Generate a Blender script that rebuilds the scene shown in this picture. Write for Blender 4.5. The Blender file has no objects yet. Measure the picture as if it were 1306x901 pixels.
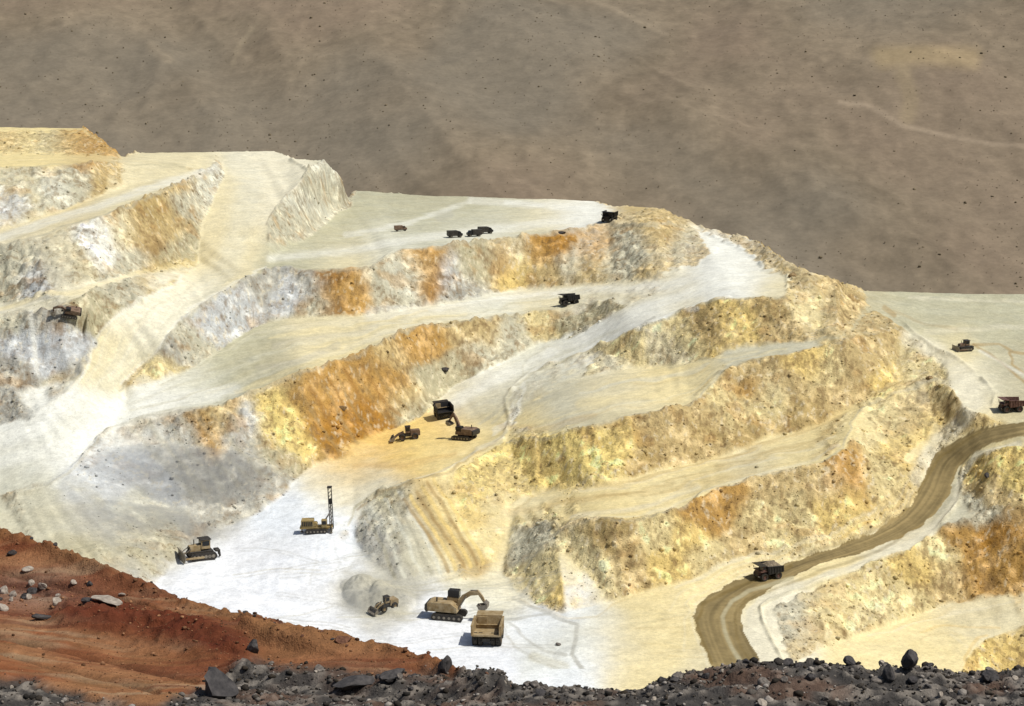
import bpy, math, random
import numpy as np
from mathutils import Vector, Matrix
from mathutils.geometry import delaunay_2d_cdt

R = math.radians
scene = bpy.context.scene
random.seed(7)
rng = np.random.default_rng(7)

# ------------------------------------------------------------------ camera
W0, H0, F0 = 1306.0, 901.0, 2600.0          # photograph size and focal length in its pixels
CAMZ = 140.0                                # eye height above the pit floor
PITCH = math.atan(430.5 / F0)
cam_data = bpy.data.cameras.new('camera')
cam = bpy.data.objects.new('camera', cam_data)
scene.collection.objects.link(cam)
cam.location = (0, 0, CAMZ)
cam.rotation_euler = (math.pi / 2 - PITCH, 0, 0)
cam_data.sensor_width = 36.0
cam_data.lens = 36.0 * F0 / W0
cam_data.clip_start = 0.5
cam_data.clip_end = 20000
scene.camera = cam

# ------------------------------------------------------------------ light
SUN_EL, SUN_AZ = 58.0, 112.0                 # azimuth clockwise from +Y (the view direction): from the right, a little behind the look-out
world = bpy.data.worlds.new('World')
scene.world = world
world.use_nodes = True
wn = world.node_tree.nodes
sky = wn.new('ShaderNodeTexSky')
sky.sky_type = 'NISHITA'
sky.sun_disc = False
sky.sun_elevation = R(SUN_EL)
sky.sun_rotation = R(SUN_AZ)
sky.dust_density = 2.0
wn['Background'].inputs['Strength'].default_value = 0.085
world.node_tree.links.new(sky.outputs['Color'], wn['Background'].inputs['Color'])
sun_data = bpy.data.lights.new('sun', 'SUN')
sun_data.energy = 4.6
sun_data.angle = R(0.5)
sun_data.color = (1.0, 0.96, 0.89)
sun = bpy.data.objects.new('sun', sun_data)
scene.collection.objects.link(sun)
_a, _e = R(SUN_AZ), R(SUN_EL)
sdir = Vector((math.sin(_a) * math.cos(_e), math.cos(_a) * math.cos(_e), math.sin(_e)))
sun.rotation_euler = sdir.to_track_quat('Z', 'Y').to_euler()
sun.location = (0, 300, 400)

scene.view_settings.view_transform = 'Standard'
scene.view_settings.look = 'None'
scene.view_settings.exposure = -0.3
scene.view_settings.gamma = 1.0
scene.view_settings.use_curve_mapping = False

# ------------------------------------------------------------------ numeric helpers
cp, sp = math.cos(PITCH), math.sin(PITCH)

def ray(px, py):
    a = (px - W0 / 2) / F0
    b = -(py - H0 / 2) / F0
    # camera axes: right = x, up = (0, sp, cp), forward = (0, cp, -sp)
    return np.array([a, cp + b * sp, -sp + b * cp])

def unproj(px, py, z):
    d = ray(px, py)
    t = (z - CAMZ) / d[2]
    return d[0] * t, d[1] * t, z

def unproj_y(px, py, Y):
    d = ray(px, py)
    t = Y / d[1]
    return d[0] * t, Y, CAMZ + d[2] * t

def project(x, y, z):
    zz = z - CAMZ
    f = y * cp - zz * sp
    u = y * sp + zz * cp
    return W0 / 2 + F0 * x / f, H0 / 2 - F0 * u / f

def _hash(ix, iy, iz, seed):
    h = (ix.astype(np.uint32) * np.uint32(374761393) + iy.astype(np.uint32) * np.uint32(668265263)
         + iz.astype(np.uint32) * np.uint32(2147483647 - 1013) + np.uint32((seed * 974634777 + 12345) & 0xffffffff))
    h = (h ^ (h >> np.uint32(13))) * np.uint32(1274126177)
    h = h ^ (h >> np.uint32(16))
    return (h & np.uint32(0xffff)).astype(np.float32) / np.float32(65535.0)

def vnoise(x, y, z=None, seed=0):
    """smooth value noise in -1..1"""
    x = np.asarray(x, np.float32); y = np.asarray(y, np.float32)
    xf = np.floor(x); yf = np.floor(y)
    fx = x - xf; fy = y - yf
    fx = fx * fx * (3 - 2 * fx); fy = fy * fy * (3 - 2 * fy)
    ix = xf.astype(np.int64); iy = yf.astype(np.int64)
    if z is None:
        o = np.zeros_like(ix)
        a = _hash(ix, iy, o, seed); b = _hash(ix + 1, iy, o, seed)
        c = _hash(ix, iy + 1, o, seed); d = _hash(ix + 1, iy + 1, o, seed)
        return ((a + (b - a) * fx) * (1 - fy) + (c + (d - c) * fx) * fy) * 2 - 1
    z = np.asarray(z, np.float32)
    zf = np.floor(z); fz = z - zf; fz = fz * fz * (3 - 2 * fz); iz = zf.astype(np.int64)
    r = 0
    for k, wz in ((0, 1 - fz), (1, fz)):
        a = _hash(ix, iy, iz + k, seed); b = _hash(ix + 1, iy, iz + k, seed)
        c = _hash(ix, iy + 1, iz + k, seed); d = _hash(ix + 1, iy + 1, iz + k, seed)
        r = r + ((a + (b - a) * fx) * (1 - fy) + (c + (d - c) * fx) * fy) * wz
    return r * 2 - 1

def fbm(x, y, z=None, octaves=4, seed=0, gain=0.5, ridged=False):
    s = 0; amp = 1.0; tot = 0; f = 1.0
    for o in range(octaves):
        n = vnoise(x * f, y * f, None if z is None else z * f, seed + o * 17)
        if ridged: n = 1 - 2 * np.abs(n)
        s = s + n * amp; tot += amp; amp *= gain; f *= 2.03
    return s / tot

def sstep(a, b, x):
    t = np.clip((x - a) / (b - a), 0, 1)
    return t * t * (3 - 2 * t)

def blur(a, n):
    for _ in range(n):
        p = np.pad(a, 1, mode='edge')
        a = (p[:-2, 1:-1] + p[2:, 1:-1] + p[1:-1, :-2] + p[1:-1, 2:] + 2 * p[1:-1, 1:-1]) / 6
    return a

def seg_dist(px, py, pts):
    """distance in px to a polyline and fraction index along it"""
    best = np.full(px.shape, 1e9, np.float32); par = np.zeros(px.shape, np.float32)
    for i in range(len(pts) - 1):
        ax, ay = pts[i][:2]; bx, by = pts[i + 1][:2]
        dx, dy = bx - ax, by - ay
        t = np.clip(((px - ax) * dx + (py - ay) * dy) / (dx * dx + dy * dy + 1e-9), 0, 1)
        d = np.hypot(px - ax - t * dx, py - ay - t * dy)
        m = d < best
        best = np.where(m, d, best); par = np.where(m, i + t, par)
    return best, par

def inside(px, py, poly):
    r = np.zeros(px.shape, bool)
    n = len(poly)
    for i in range(n):
        x1, y1 = poly[i][:2]; x2, y2 = poly[(i + 1) % n][:2]
        if y1 == y2: continue
        c = ((y1 > py) != (y2 > py)) & (px < (x2 - x1) * (py - y1) / (y2 - y1) + x1)
        r ^= c
    return r

# ------------------------------------------------------------------ survey of the pit: break lines (px, py, elevation)
# every line is a crest, a toe or a road edge of the mine, given where it is seen and its height above the pit floor
XL, XR = -420, 1720
L = {}
L['sky_a'] = [(0,162,92),(60,162,92),(111,163,92),(125,174,90),(155,200,84),(175,195,84),(236,194,83),(300,193,82.5),(350,192,82),(377,202,80.5),(421,207,80),(440,228,72),(446,242,62),
              (490,245,61),(535,249,61),(600,251,61),(660,253,61.5),(730,255,62),(760,257,62),(781,262,62.5),(810,263,64),(835,265,64.5),(862,275,63),(889,287,60.2),(922,296,59.5),(966,306,59.5),(1003,331,59.5),(1040,350,58),(1067,358,55.5),(1101,370,48.5),
              (1160,372,46.5),(1230,374,46),(1306,375,46)]
L['hill_toe'] = [(0,190,87.5),(70,190,87),(120,193,86.5),(155,204,84.5)]
L['top_crest'] = [(0,212,88),(60,210,88),(115,208,87.5),(155,207,85),(236,211,83)]
L['road1_hi'] = [(0,297,69),(64,276,73),(128,251,77),(216,224,81),(270,215,81)]
L['road1_lo'] = [(0,312,68),(70,293,72),(135,275,75.5),(216,241,79.5),(276,219,79.5)]
L['ledge_toe'] = [(0,386,52.5),(81,370,57.5),(168,347,58.5),(249,333,56.5)]
L['ledge_crest'] = [(0,401,51.5),(55,386,54.5),(101,375,57),(168,356,57.5),(249,340,55.5)]
L['pile_back'] = [(40,402,52),(75,399,53),(110,397,53.5)]
L['pile_edge'] = [(22,418,48.5),(60,412,50),(90,412,50),(116,413,48.5)]
L['pile_toe'] = [(20,500,33),(60,490,34),(100,476,37)]
L['main_left'] = [(0,541,26),(44,528,29),(101,480,37),(111,432,44.5),(137,407,49.5),(216,361,55),(249,343,55)]
L['top_left'] = [(251,332,56),(256,285,66),(286,222,78),(300,205,80.5)]
L['top_right'] = [(371,205,80),(394,217,79),(387,231,77),(357,261,71),(342,288,66),(344,308,61),(357,319,58)]
L['knob_base'] = [(357,320,57.5),(395,300,58.5),(425,272,60),(446,245,61)]
L['crest_b'] = [(152,498,31),(182,467,36),(209,440,42),(236,406,47),(290,372,52),(344,343,56),(390,345,55.5),(414,345,55.5),(475,342,56),(502,321,59),(569,315,59.5),(633,306,59.5),(680,301,60),(724,296,60.5),(771,283,62),(798,289,62),(835,287,63.5),(862,287,61.5),(889,293,59)]
L['toe_b'] = [(160,510,28.5),(175,508,29.5),(222,480,33),(256,461,35),(290,438,37.5),(320,418,39.5),(354,409,41),(424,404,42),(468,402,42),(556,389,42.5),(637,372,42.5),(680,368,42.7),(781,360,47.5),(835,355,51),(897,348,54.5),(909,331,56.5),(895,302,58.3)]
L['crest_c'] = [(0,639,13.5),(20,632,15),(67,616,17.5),(101,589,20.5),(128,558,23.5),(168,535,26.5),(270,518,30),(303,508,31.5),(371,481,36),(387,476,37),(445,459,38),(485,441,40.5),(522,421,41.5),(603,411,40.5),(677,399,40.5),(747,388,42.8),(788,389,45.3)]
L['toe_c'] = [(792,391,45),(741,422,36.5),(691,439,31.5),(610,477,26),(576,494,23),(549,521,20),(536,538,18.8),(500,545,18),(487,568,16.5),(445,585,15),(391,597,14),(354,641,9.3),(300,668,6),(250,694,4),(212,735,2),(170,775,.5),(100,830,0)]
L['gully_c'] = [(387,480,36.3),(392,520,28),(415,560,19.5),(446,583,15.3)]
L['orange_front'] = [(395,601,13.6),(450,603,14),(522,601,16.5),(576,588,18.3),(625,555,20)]
L['crest_d'] = [(445,669,7.5),(451,649,9.8),(482,629,13),(529,615,16.5),(576,599,18.4),(610,575,19.8),(641,563,20.7),(650,538,22),(645,510,23.8),(677,477,27.5),(760,447,35),(815,419,43.5),(869,399,48),(929,381,53),(1000,378,54.5)]
L['hair_out'] = [(895,296,58.4),(929,311,57.6),(966,331,56.5),(974,344,56),(1004,352,56),(1004,371,55)]
L['toe_d'] = [(655,536,22.6),(662,512,24.5),(694,499,27.5),(730,487,30),(768,478,32),(798,471,33),(848,466,34.5),(916,453,39.8),(966,442,42),(1017,437,43.6),(1067,434,45.5)]
L['crest_e'] = [(648,565,20.8),(701,558,25),(748,544,28.5),(802,529,31.2),(840,524,32),(883,514,32.8),(905,490,36),(930,468,39.3),(960,459,41),(1004,452,42.5),(1040,442,43.7),(1072,437,45)]
L['toe_e'] = [(655,650,10.8),(701,625,13.2),(745,622,16),(789,617,17.5),(849,598,18.6),(937,580,20),(975,562,22),(1040,545,24.5),(1085,521,28),(1136,494,32),(1180,480,34.5),(1198,470,36.5)]
L['crest_f'] = [(668,728,3),(691,696,9),(725,672,14),(768,662,17),(800,664,17.3),(870,652,18),(896,629,19.5),(930,619,21),(971,605,22.5),(1034,594,24),(1075,570,27),(1093,526,28.5),(1136,502,32),(1180,489,34),(1205,482,35.5)]
L['toe_f'] = [(662,762,0.2),(690,775,0.4),(723,786,0.6),(761,787,1),(782,768,1.5),(841,748,3),(866,742,3.7),(950,706,7),(1034,690,8.8),(1082,666,12),(1129,640,15),(1150,606,18.5),(1182,572,22),(1203,555,24.5),(1224,530,30)]
L['streak_toe'] = [(450,690,5),(470,716,3.6),(496,735,2.4),(549,767,1),(600,738,1.6),(640,735,1),(655,757,0.3)]
L['pad_left'] = [(1105,392,47),(1146,410,44),(1168,434,41),(1200,458,38),(1212,495,34.8),(1228,526,31.3)]
L['pad_right'] = [(1150,408,44.2),(1180,436,41),(1226,461,38.5),(1269,504,34.2),(1256,533,31.2)]
L['road_up'] = [(910,858,0.2),(893,816,0.9),(884,786,1.7),(900,762,2.4),(954,735,4),(1014,715,5.5),(1109,682,8.7),(1152,655,11.4),(1176,617,16),(1190,585,20.2),(1237,553,27),(1290,541,30.3),(1306,538,30.8)]
L['road_dn'] = [(980,870,0),(967,840,0.4),(947,803,1),(947,776,1.9),(974,756,3),(1034,725,4.8),(1136,692,7.6),(1183,665,10.3),(1210,631,14.3),(1223,597,19.3),(1253,572,25),(1306,557,29.5)]
L['verge'] = [(1010,862,0),(996,838,0.3),(980,810,0.9),(970,775,2.3),(1001,758,3.4),(1102,720,6.3),(1169,696,8.3),(1222,641,14),(1228,598,19),(1256,580,24.5),(1306,573,27)]
L['ledge_g_toe'] = [(1232,640,14),(1270,651,15),(1306,651,16)]
L['ledge_g_crest'] = [(1222,646,13.2),(1255,660,13),(1287,672,12.5),(1299,714,6),(1306,716,6)]
L['toe_g'] = [(1012,850,-0.8),(1060,822,-2.5),(1136,796,-4.6),(1203,772,-4.2),(1250,764,-3),(1306,748,0)]
L['crest_h'] = [(1306,800,-4.5),(1262,812,-5.2),(1236,840,-5.6),(1225,880,-6)]
L['toe_h'] = [(1306,862,-12),(1262,880,-12),(1235,920,-12)]
L['floor_a'] = [(225,800,.3),(260,765,1.2),(350,770,1.5),(450,790,0.5),(560,800,0.3),(640,800,0),(740,840,0.2),(840,850,0.3)]
L['floor_b'] = [(300,700,3.2),(380,690,5.8),(420,690,6.2)]
L['bottom'] = [(0,960,-2),(300,960,-1),(600,950,0),(900,960,0),(1010,960,-1),(1306,990,-13)]
def smooth_line(p):
    """round the surveyed corners (Catmull-Rom)"""
    if len(p) < 3: return p
    q = [p[0]] + list(p) + [p[-1]]
    out = []
    for i in range(1, len(q) - 2):
        a, b, c, d = (np.array(q[i + k], float) for k in (-1, 0, 1, 2))
        n = max(1, int(math.hypot(*(c - b)[:2]) / 14))
        m0, m1 = (c - a) * .5, (d - b) * .5
        lim = np.linalg.norm((c - b)[:2])
        for m in (m0, m1):
            l = np.linalg.norm(m[:2])
            if l > lim: m *= lim / l
        for k in range(n):
            t = k / n
            out.append(tuple((2*t**3 - 3*t*t + 1) * b + (t**3 - 2*t*t + t) * m0 + (3*t*t - 2*t**3) * c + (t**3 - t*t) * m1))
    out.append(tuple(map(float, p[-1])))
    return out
for k_ in list(L):
    if k_ not in ('sky_a',): L[k_] = smooth_line(L[k_])
EXT = {}
pts2, z_in, edges = [], [], []
for name, ln in L.items():
    ln = list(ln)
    if ln[0][0] <= 0: ln.insert(0, (XL, ln[0][1] + (ln[0][1] - ln[1][1]) * 1.0, ln[0][2]))
    if ln[-1][0] <= 0: ln.append((XL, ln[-1][1] + 25, ln[-1][2]))
    if ln[-1][0] >= 1306: ln.append((XR, ln[-1][1] + (10 if name not in ('sky_a',) else 0), ln[-1][2]))
    if ln[0][0] >= 1306: ln.insert(0, (XR, ln[0][1] + 5, ln[0][2]))
    # densify so that straight segments follow the ground
    out = []
    for i in range(len(ln) - 1):
        (x0, y0, z0), (x1, y1, z1) = ln[i], ln[i + 1]
        n = max(1, int(math.hypot(x1 - x0, y1 - y0) / 18))
        for k in range(n):
            t = k / n
            out.append((x0 + (x1 - x0) * t, y0 + (y1 - y0) * t, z0 + (z1 - z0) * t))
    out.append(ln[-1])
    EXT[name] = out
    b = len(pts2)
    for i, (x, y, z) in enumerate(out):
        pts2.append(Vector((x, y))); z_in.append(z)
        if i: edges.append((b + i - 1, b + i))
ov, oe, of, ovo, oeo, ofo = delaunay_2d_cdt(pts2, edges, [], 0, 0.05)
zv = []
for i, v in enumerate(ov):
    if ovo[i]:
        zv.append(float(np.mean([z_in[k] for k in ovo[i]])))
    else:
        dd = [(v - p).length for p in pts2]
        k = np.argsort(dd)[:2]
        zv.append(float(np.mean([z_in[j] for j in k])))
        print('crossing near', tuple(round(c) for c in v))
P3 = np.array([unproj(v.x, v.y, z) for v, z in zip(ov, zv)])
UY = np.stack([P3[:, 0] / P3[:, 1], P3[:, 1]], 1)

# polar grid seen from the look-out: columns of equal bearing, rows of growing distance
NU = 1060
us = np.linspace(-0.305, 0.305, NU)
ys = [236.0]
while ys[-1] < 1040:
    y = ys[-1]
    ys.append(y + (6.0 if y < 420 else 0.42 + max(0, y - 480) * 0.0013))
ys = np.array(ys); NY = len(ys)
print('grid', NU, NY, NU * NY)
Z = np.full((NY, NU), np.nan)
sky_pts = np.array([unproj(*p) for p in EXT['sky_a']]); sky_u = sky_pts[:, 0] / sky_pts[:, 1]
bot_pts = np.array([unproj(*p) for p in EXT['bottom']]); bot_u = bot_pts[:, 0] / bot_pts[:, 1]
flip = 0
for f in of:
    if len(f) != 3: continue
    a, b, c = f
    cx = (ov[a].x + ov[b].x + ov[c].x) / 3; cy = (ov[a].y + ov[b].y + ov[c].y) / 3
    # leave out triangles above the skyline
    ux = np.interp(cx, [p[0] for p in EXT['sky_a']], [p[1] for p in EXT['sky_a']])
    if cy < ux - 0.01: continue
    p, q, r = UY[a], UY[b], UY[c]
    det = (q[0] - p[0]) * (r[1] - p[1]) - (r[0] - p[0]) * (q[1] - p[1])
    deti = (ov[b].x - ov[a].x) * (ov[c].y - ov[a].y) - (ov[c].x - ov[a].x) * (ov[b].y - ov[a].y)
    if det * deti >= 0:
        if abs(deti) > 30 and -20 < cx < 1326 and cy < 880:
            flip += 1; print('overhang', round(cx), round(cy), [(round(ov[k].x), round(ov[k].y), round(zv[k], 1), round(P3[k][1])) for k in f])
        continue
    i0 = np.searchsorted(us, min(p[0], q[0], r[0]) - 1e-9); i1 = np.searchsorted(us, max(p[0], q[0], r[0]) + 1e-9)
    j0 = np.searchsorted(ys, min(p[1], q[1], r[1]) - 1e-9); j1 = np.searchsorted(ys, max(p[1], q[1], r[1]) + 1e-9)
    if i1 <= i0 or j1 <= j0: continue
    U, Yg = np.meshgrid(us[i0:i1], ys[j0:j1])
    l1 = ((q[0] - U) * (r[1] - Yg) - (r[0] - U) * (q[1] - Yg)) / det
    l2 = ((r[0] - U) * (p[1] - Yg) - (p[0] - U) * (r[1] - Yg)) / det
    l3 = 1 - l1 - l2
    m = (l1 > -1e-6) & (l2 > -1e-6) & (l3 > -1e-6)
    zz = l1 * zv[a] + l2 * zv[b] + l3 * zv[c]
    sub = Z[j0:j1, i0:i1]
    sub[m] = zz[m]
print('overhangs', flip, 'triangles', len(of))
# fill columns: nearer than the lowest line, holes, and the back slope beyond the skyline
for i in range(NU):
    col = Z[:, i]
    ok = ~np.isnan(col)
    yb = np.interp(us[i], bot_u, bot_pts[:, 1])
    o = np.argsort(sky_u)
    ysk = np.interp(us[i], sky_u[o], sky_pts[o, 1]); zsk = np.interp(us[i], sky_u[o], sky_pts[o, 2])
    ok &= ys <= ysk + 0.5
    k = np.where(ok)[0]
    yy = np.concatenate([[0], ys[k], [ysk, ysk + 12, ysk + 260]])
    zz = np.concatenate([[col[k[0]]], col[k], [zsk, zsk - 5, zsk - 180]])
    Z[:, i] = np.interp(ys, yy, zz)
Z = blur(Z, 9)
Zs = blur(Z, 22)
UU, YY = np.meshgrid(us, ys)
XX = UU * YY
Zy = np.gradient(Zs, axis=0) / np.gradient(ys)[:, None]
Zu = np.gradient(Zs, axis=1) / (us[1] - us[0]) / YY
slope = np.hypot(Zy, Zu)
steep = sstep(0.24, 0.56, slope + 0.10 * fbm(XX / 6, YY / 6, None, 3, 2))
PX, PY = project(XX, YY, Z)
PX = PX.astype(np.float32); PY = PY.astype(np.float32)
vis = YY > 425
soft = np.ones(PX.shape)
for (ax, ay, rx, ry, k) in ((230, 610, 150, 62, .75), (120, 660, 130, 45, .55), (640, 665, 50, 45, .5), (545, 690, 70, 45, .5), (75, 460, 60, 40, .5), (560, 495, 45, 30, .6), (345, 470, 40, 30, .6), (420, 290, 40, 40, .5), (690, 505, 45, 18, .6), (690, 735, 45, 40, .5), (620, 700, 50, 40, .5)):
    soft -= k * np.clip(1 - ((PX - ax) / rx) ** 2 - ((PY - ay) / ry) ** 2, 0, 1) ** .6
soft = np.clip(soft, .15, 1)
flat_polys = [[(-200,560),(0,545),(44,532),(103,480),(139,409),(218,363),(253,335),(258,285),(288,222),(300,206),(371,206),(385,231),(355,261),(340,288),(342,308),(420,312),(420,340),(344,341),(290,370),(236,404),(209,438),(182,465),(150,498),(262,470),(300,480),(300,503),(168,531),(128,553),(101,583),(67,610),(20,627),(-200,660)],
              [(580,496),(612,479),(692,441),(743,424),(796,392),(897,352),(911,331),(893,299),(929,312),(965,332),(1002,352),(1002,369),(929,379),(869,397),(815,417),(758,445),(675,475),(643,510),(647,538),(638,560),(574,596),(527,612),(480,626),(400,690),(385,640),(395,603),(447,590),(490,572),(538,543)],
              [(1150,412),(1180,438),(1224,463),(1266,504),(1254,531),(1230,524),(1214,494),(1202,459),(1170,436)], [(1100,372),(1306,377),(1500,380),(1500,540),(1306,536),(1272,505),(1228,458),(1184,434),(1150,404),(1104,388)],
              [(p[0], p[1]) for p in L['road_up']] + [(1340,536),(1340,570)] + [(p[0], p[1]) for p in L['verge']][::-1]]
fm = np.zeros(PX.shape)
for fp in flat_polys: fm = np.maximum(fm, inside(PX + 3 * vnoise(XX / 4, YY / 4, None, 9), PY + 3 * vnoise(XX / 4, YY / 4, None, 10), fp))
steep = steep * (1 - blur(fm, 2))

rough_polys = [[(578,604),(612,582),(645,568),(700,598),(704,622),(650,642),(605,690),(588,660)], [(1000,381),(929,385),(869,403),(815,424),(770,450),(740,480),(798,468),(848,463),(916,450),(966,439),(1017,434),(1010,380)], [(1067,436),(1110,395),(1150,420),(1172,440),(1200,465),(1208,500),(1210,524),(1180,560),(1145,590),(1120,560),(1100,525),(1075,500)],
               [(1007,354),(1040,350),(1100,370),(1106,392),(1070,432),(1017,437),(966,442),(1002,380)], [(889,287),(966,306),(1003,331),(1045,350),(1006,354),(976,344),(967,331),(930,310),(896,296)],
               [(700,300),(771,285),(820,266),(835,265),(862,275),(887,292),(905,322),(890,338),(835,346),(781,351),(700,358)], [(360,263),(390,232),(398,218),(421,208),(440,228),(446,243),(425,272),(395,298),(358,316),(346,306),(344,290)],
               [(988,778),(1012,764),(1100,724),(1040,832),(1014,848),(1006,838),(995,810)],
               [(-100,170),(110,168),(125,178),(155,204),(120,196),(70,196),(-100,196)]]
rp_ = np.zeros(PX.shape)
for fp in rough_polys: rp_ = np.maximum(rp_, inside(PX + 4 * vnoise(XX / 3, YY / 3, None, 19), PY + 4 * vnoise(XX / 3, YY / 3, None, 20), fp))
steep = np.maximum(steep, .75 * blur(rp_, 2))
bench_d = [(655,545),(701,552),(748,538),(802,523),(840,518),(880,508),(903,487),(928,465),(1004,449),(1064,437),(1017,440),(966,445),(916,457),(848,470),(798,476),(730,492),(664,516)]
steep = steep * (1 - blur(inside(PX + 4 * vnoise(XX / 4, YY / 4, None, 9), PY + 3 * vnoise(XX / 4, YY / 4, None, 10), bench_d).astype(float), 3))
# ---- surface relief: broken rock on the faces, gullies, raked flats, windrows along the edges
n1 = fbm(XX / 9.0, YY / 9.0, Z / 12.0, 4, 3, ridged=True)
n2 = fbm(XX / 3.6, YY / 3.2, Z / 4.0, 4, 11)
n3 = fbm(XX / 1.5, YY / 1.5, Z / 1.5, 2, 23)
gul = fbm(XX / 3.0 + YY / 22.0, YY / 30.0, None, 3, 31, ridged=True)
blk = np.clip(fbm(XX / 2.2, YY / 2.2, Z / 2.0, 2, 41) - 0.15, 0, 1)
relief = steep * soft * np.clip(.8 / (slope + .01), .35, 1) * (0.9 * n1 + 1.35 * n2 + 0.65 * n3 + 0.15 * gul + 1.2 * blk)
relief += (1 - steep) * (0.30 * fbm(XX / 14.0, YY / 14.0, None, 3, 51) + 0.16 * n2)

def near(name, width, lo=None, hi=None):
    ln = [p for p in L[name] if (lo is None or p[0] >= lo) and (hi is None or p[0] <= hi)]
    xs = [p[0] for p in ln]; yy = [p[1] for p in ln]
    out = np.zeros(PX.shape, np.float32)
    m = (PX > min(xs) - 40) & (PX < max(xs) + 40) & (PY > min(yy) - 30) & (PY < max(yy) + 30) & vis
    d, _ = seg_dist(PX[m], PY[m], ln)
    out[m] = np.exp(-(d / width) ** 2)
    return out
for nm, wdt, h, lo, hi in (('crest_d', 2.6, 1.2, 470, 935), ('verge', 2.2, 1.0, None, None), ('hair_out', 2.4, 1.1, None, None),
                           ('crest_c', 2.2, 0.9, 20, 760), ('crest_b', 2.0, 1.0, 205, 880), ('top_right', 2.2, 1.3, None, None),
                           ('road1_lo', 2.0, 0.9, None, None), ('crest_f', 2.2, 0.8, 760, 1040), ('pad_right', 2.0, 0.9, None, None)):
    relief += near(nm, wdt, lo, hi) * h * .6 * np.clip(0.75 + 0.9 * vnoise(XX / 4, YY / 4, None, 61), 0, 2)
# the broken heap where the loader digs and the rubble along the foot of the slopes
def heap(px, py, rx, ry, h, seed):
    d = ((PX - px) / rx) ** 2 + ((PY - py) / ry) ** 2
    return np.clip(1 - d, 0, 1) ** 0.8 * h * (1 + 0.5 * fbm(XX / 2.5, YY / 2.5, None, 3, seed))
relief += heap(470, 758, 34, 20, 2.2, 71) + heap(500, 768, 30, 18, 1.8, 74) + heap(455, 748, 22, 12, 1.2, 75) + heap(150, 715, 70, 22, 1.2, 72) + heap(745, 838, 40, 16, 0.7, 73)
# haul tracks dragged across the raked flats
Zr = Z + relief * sstep(425, 440, YY)

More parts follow.
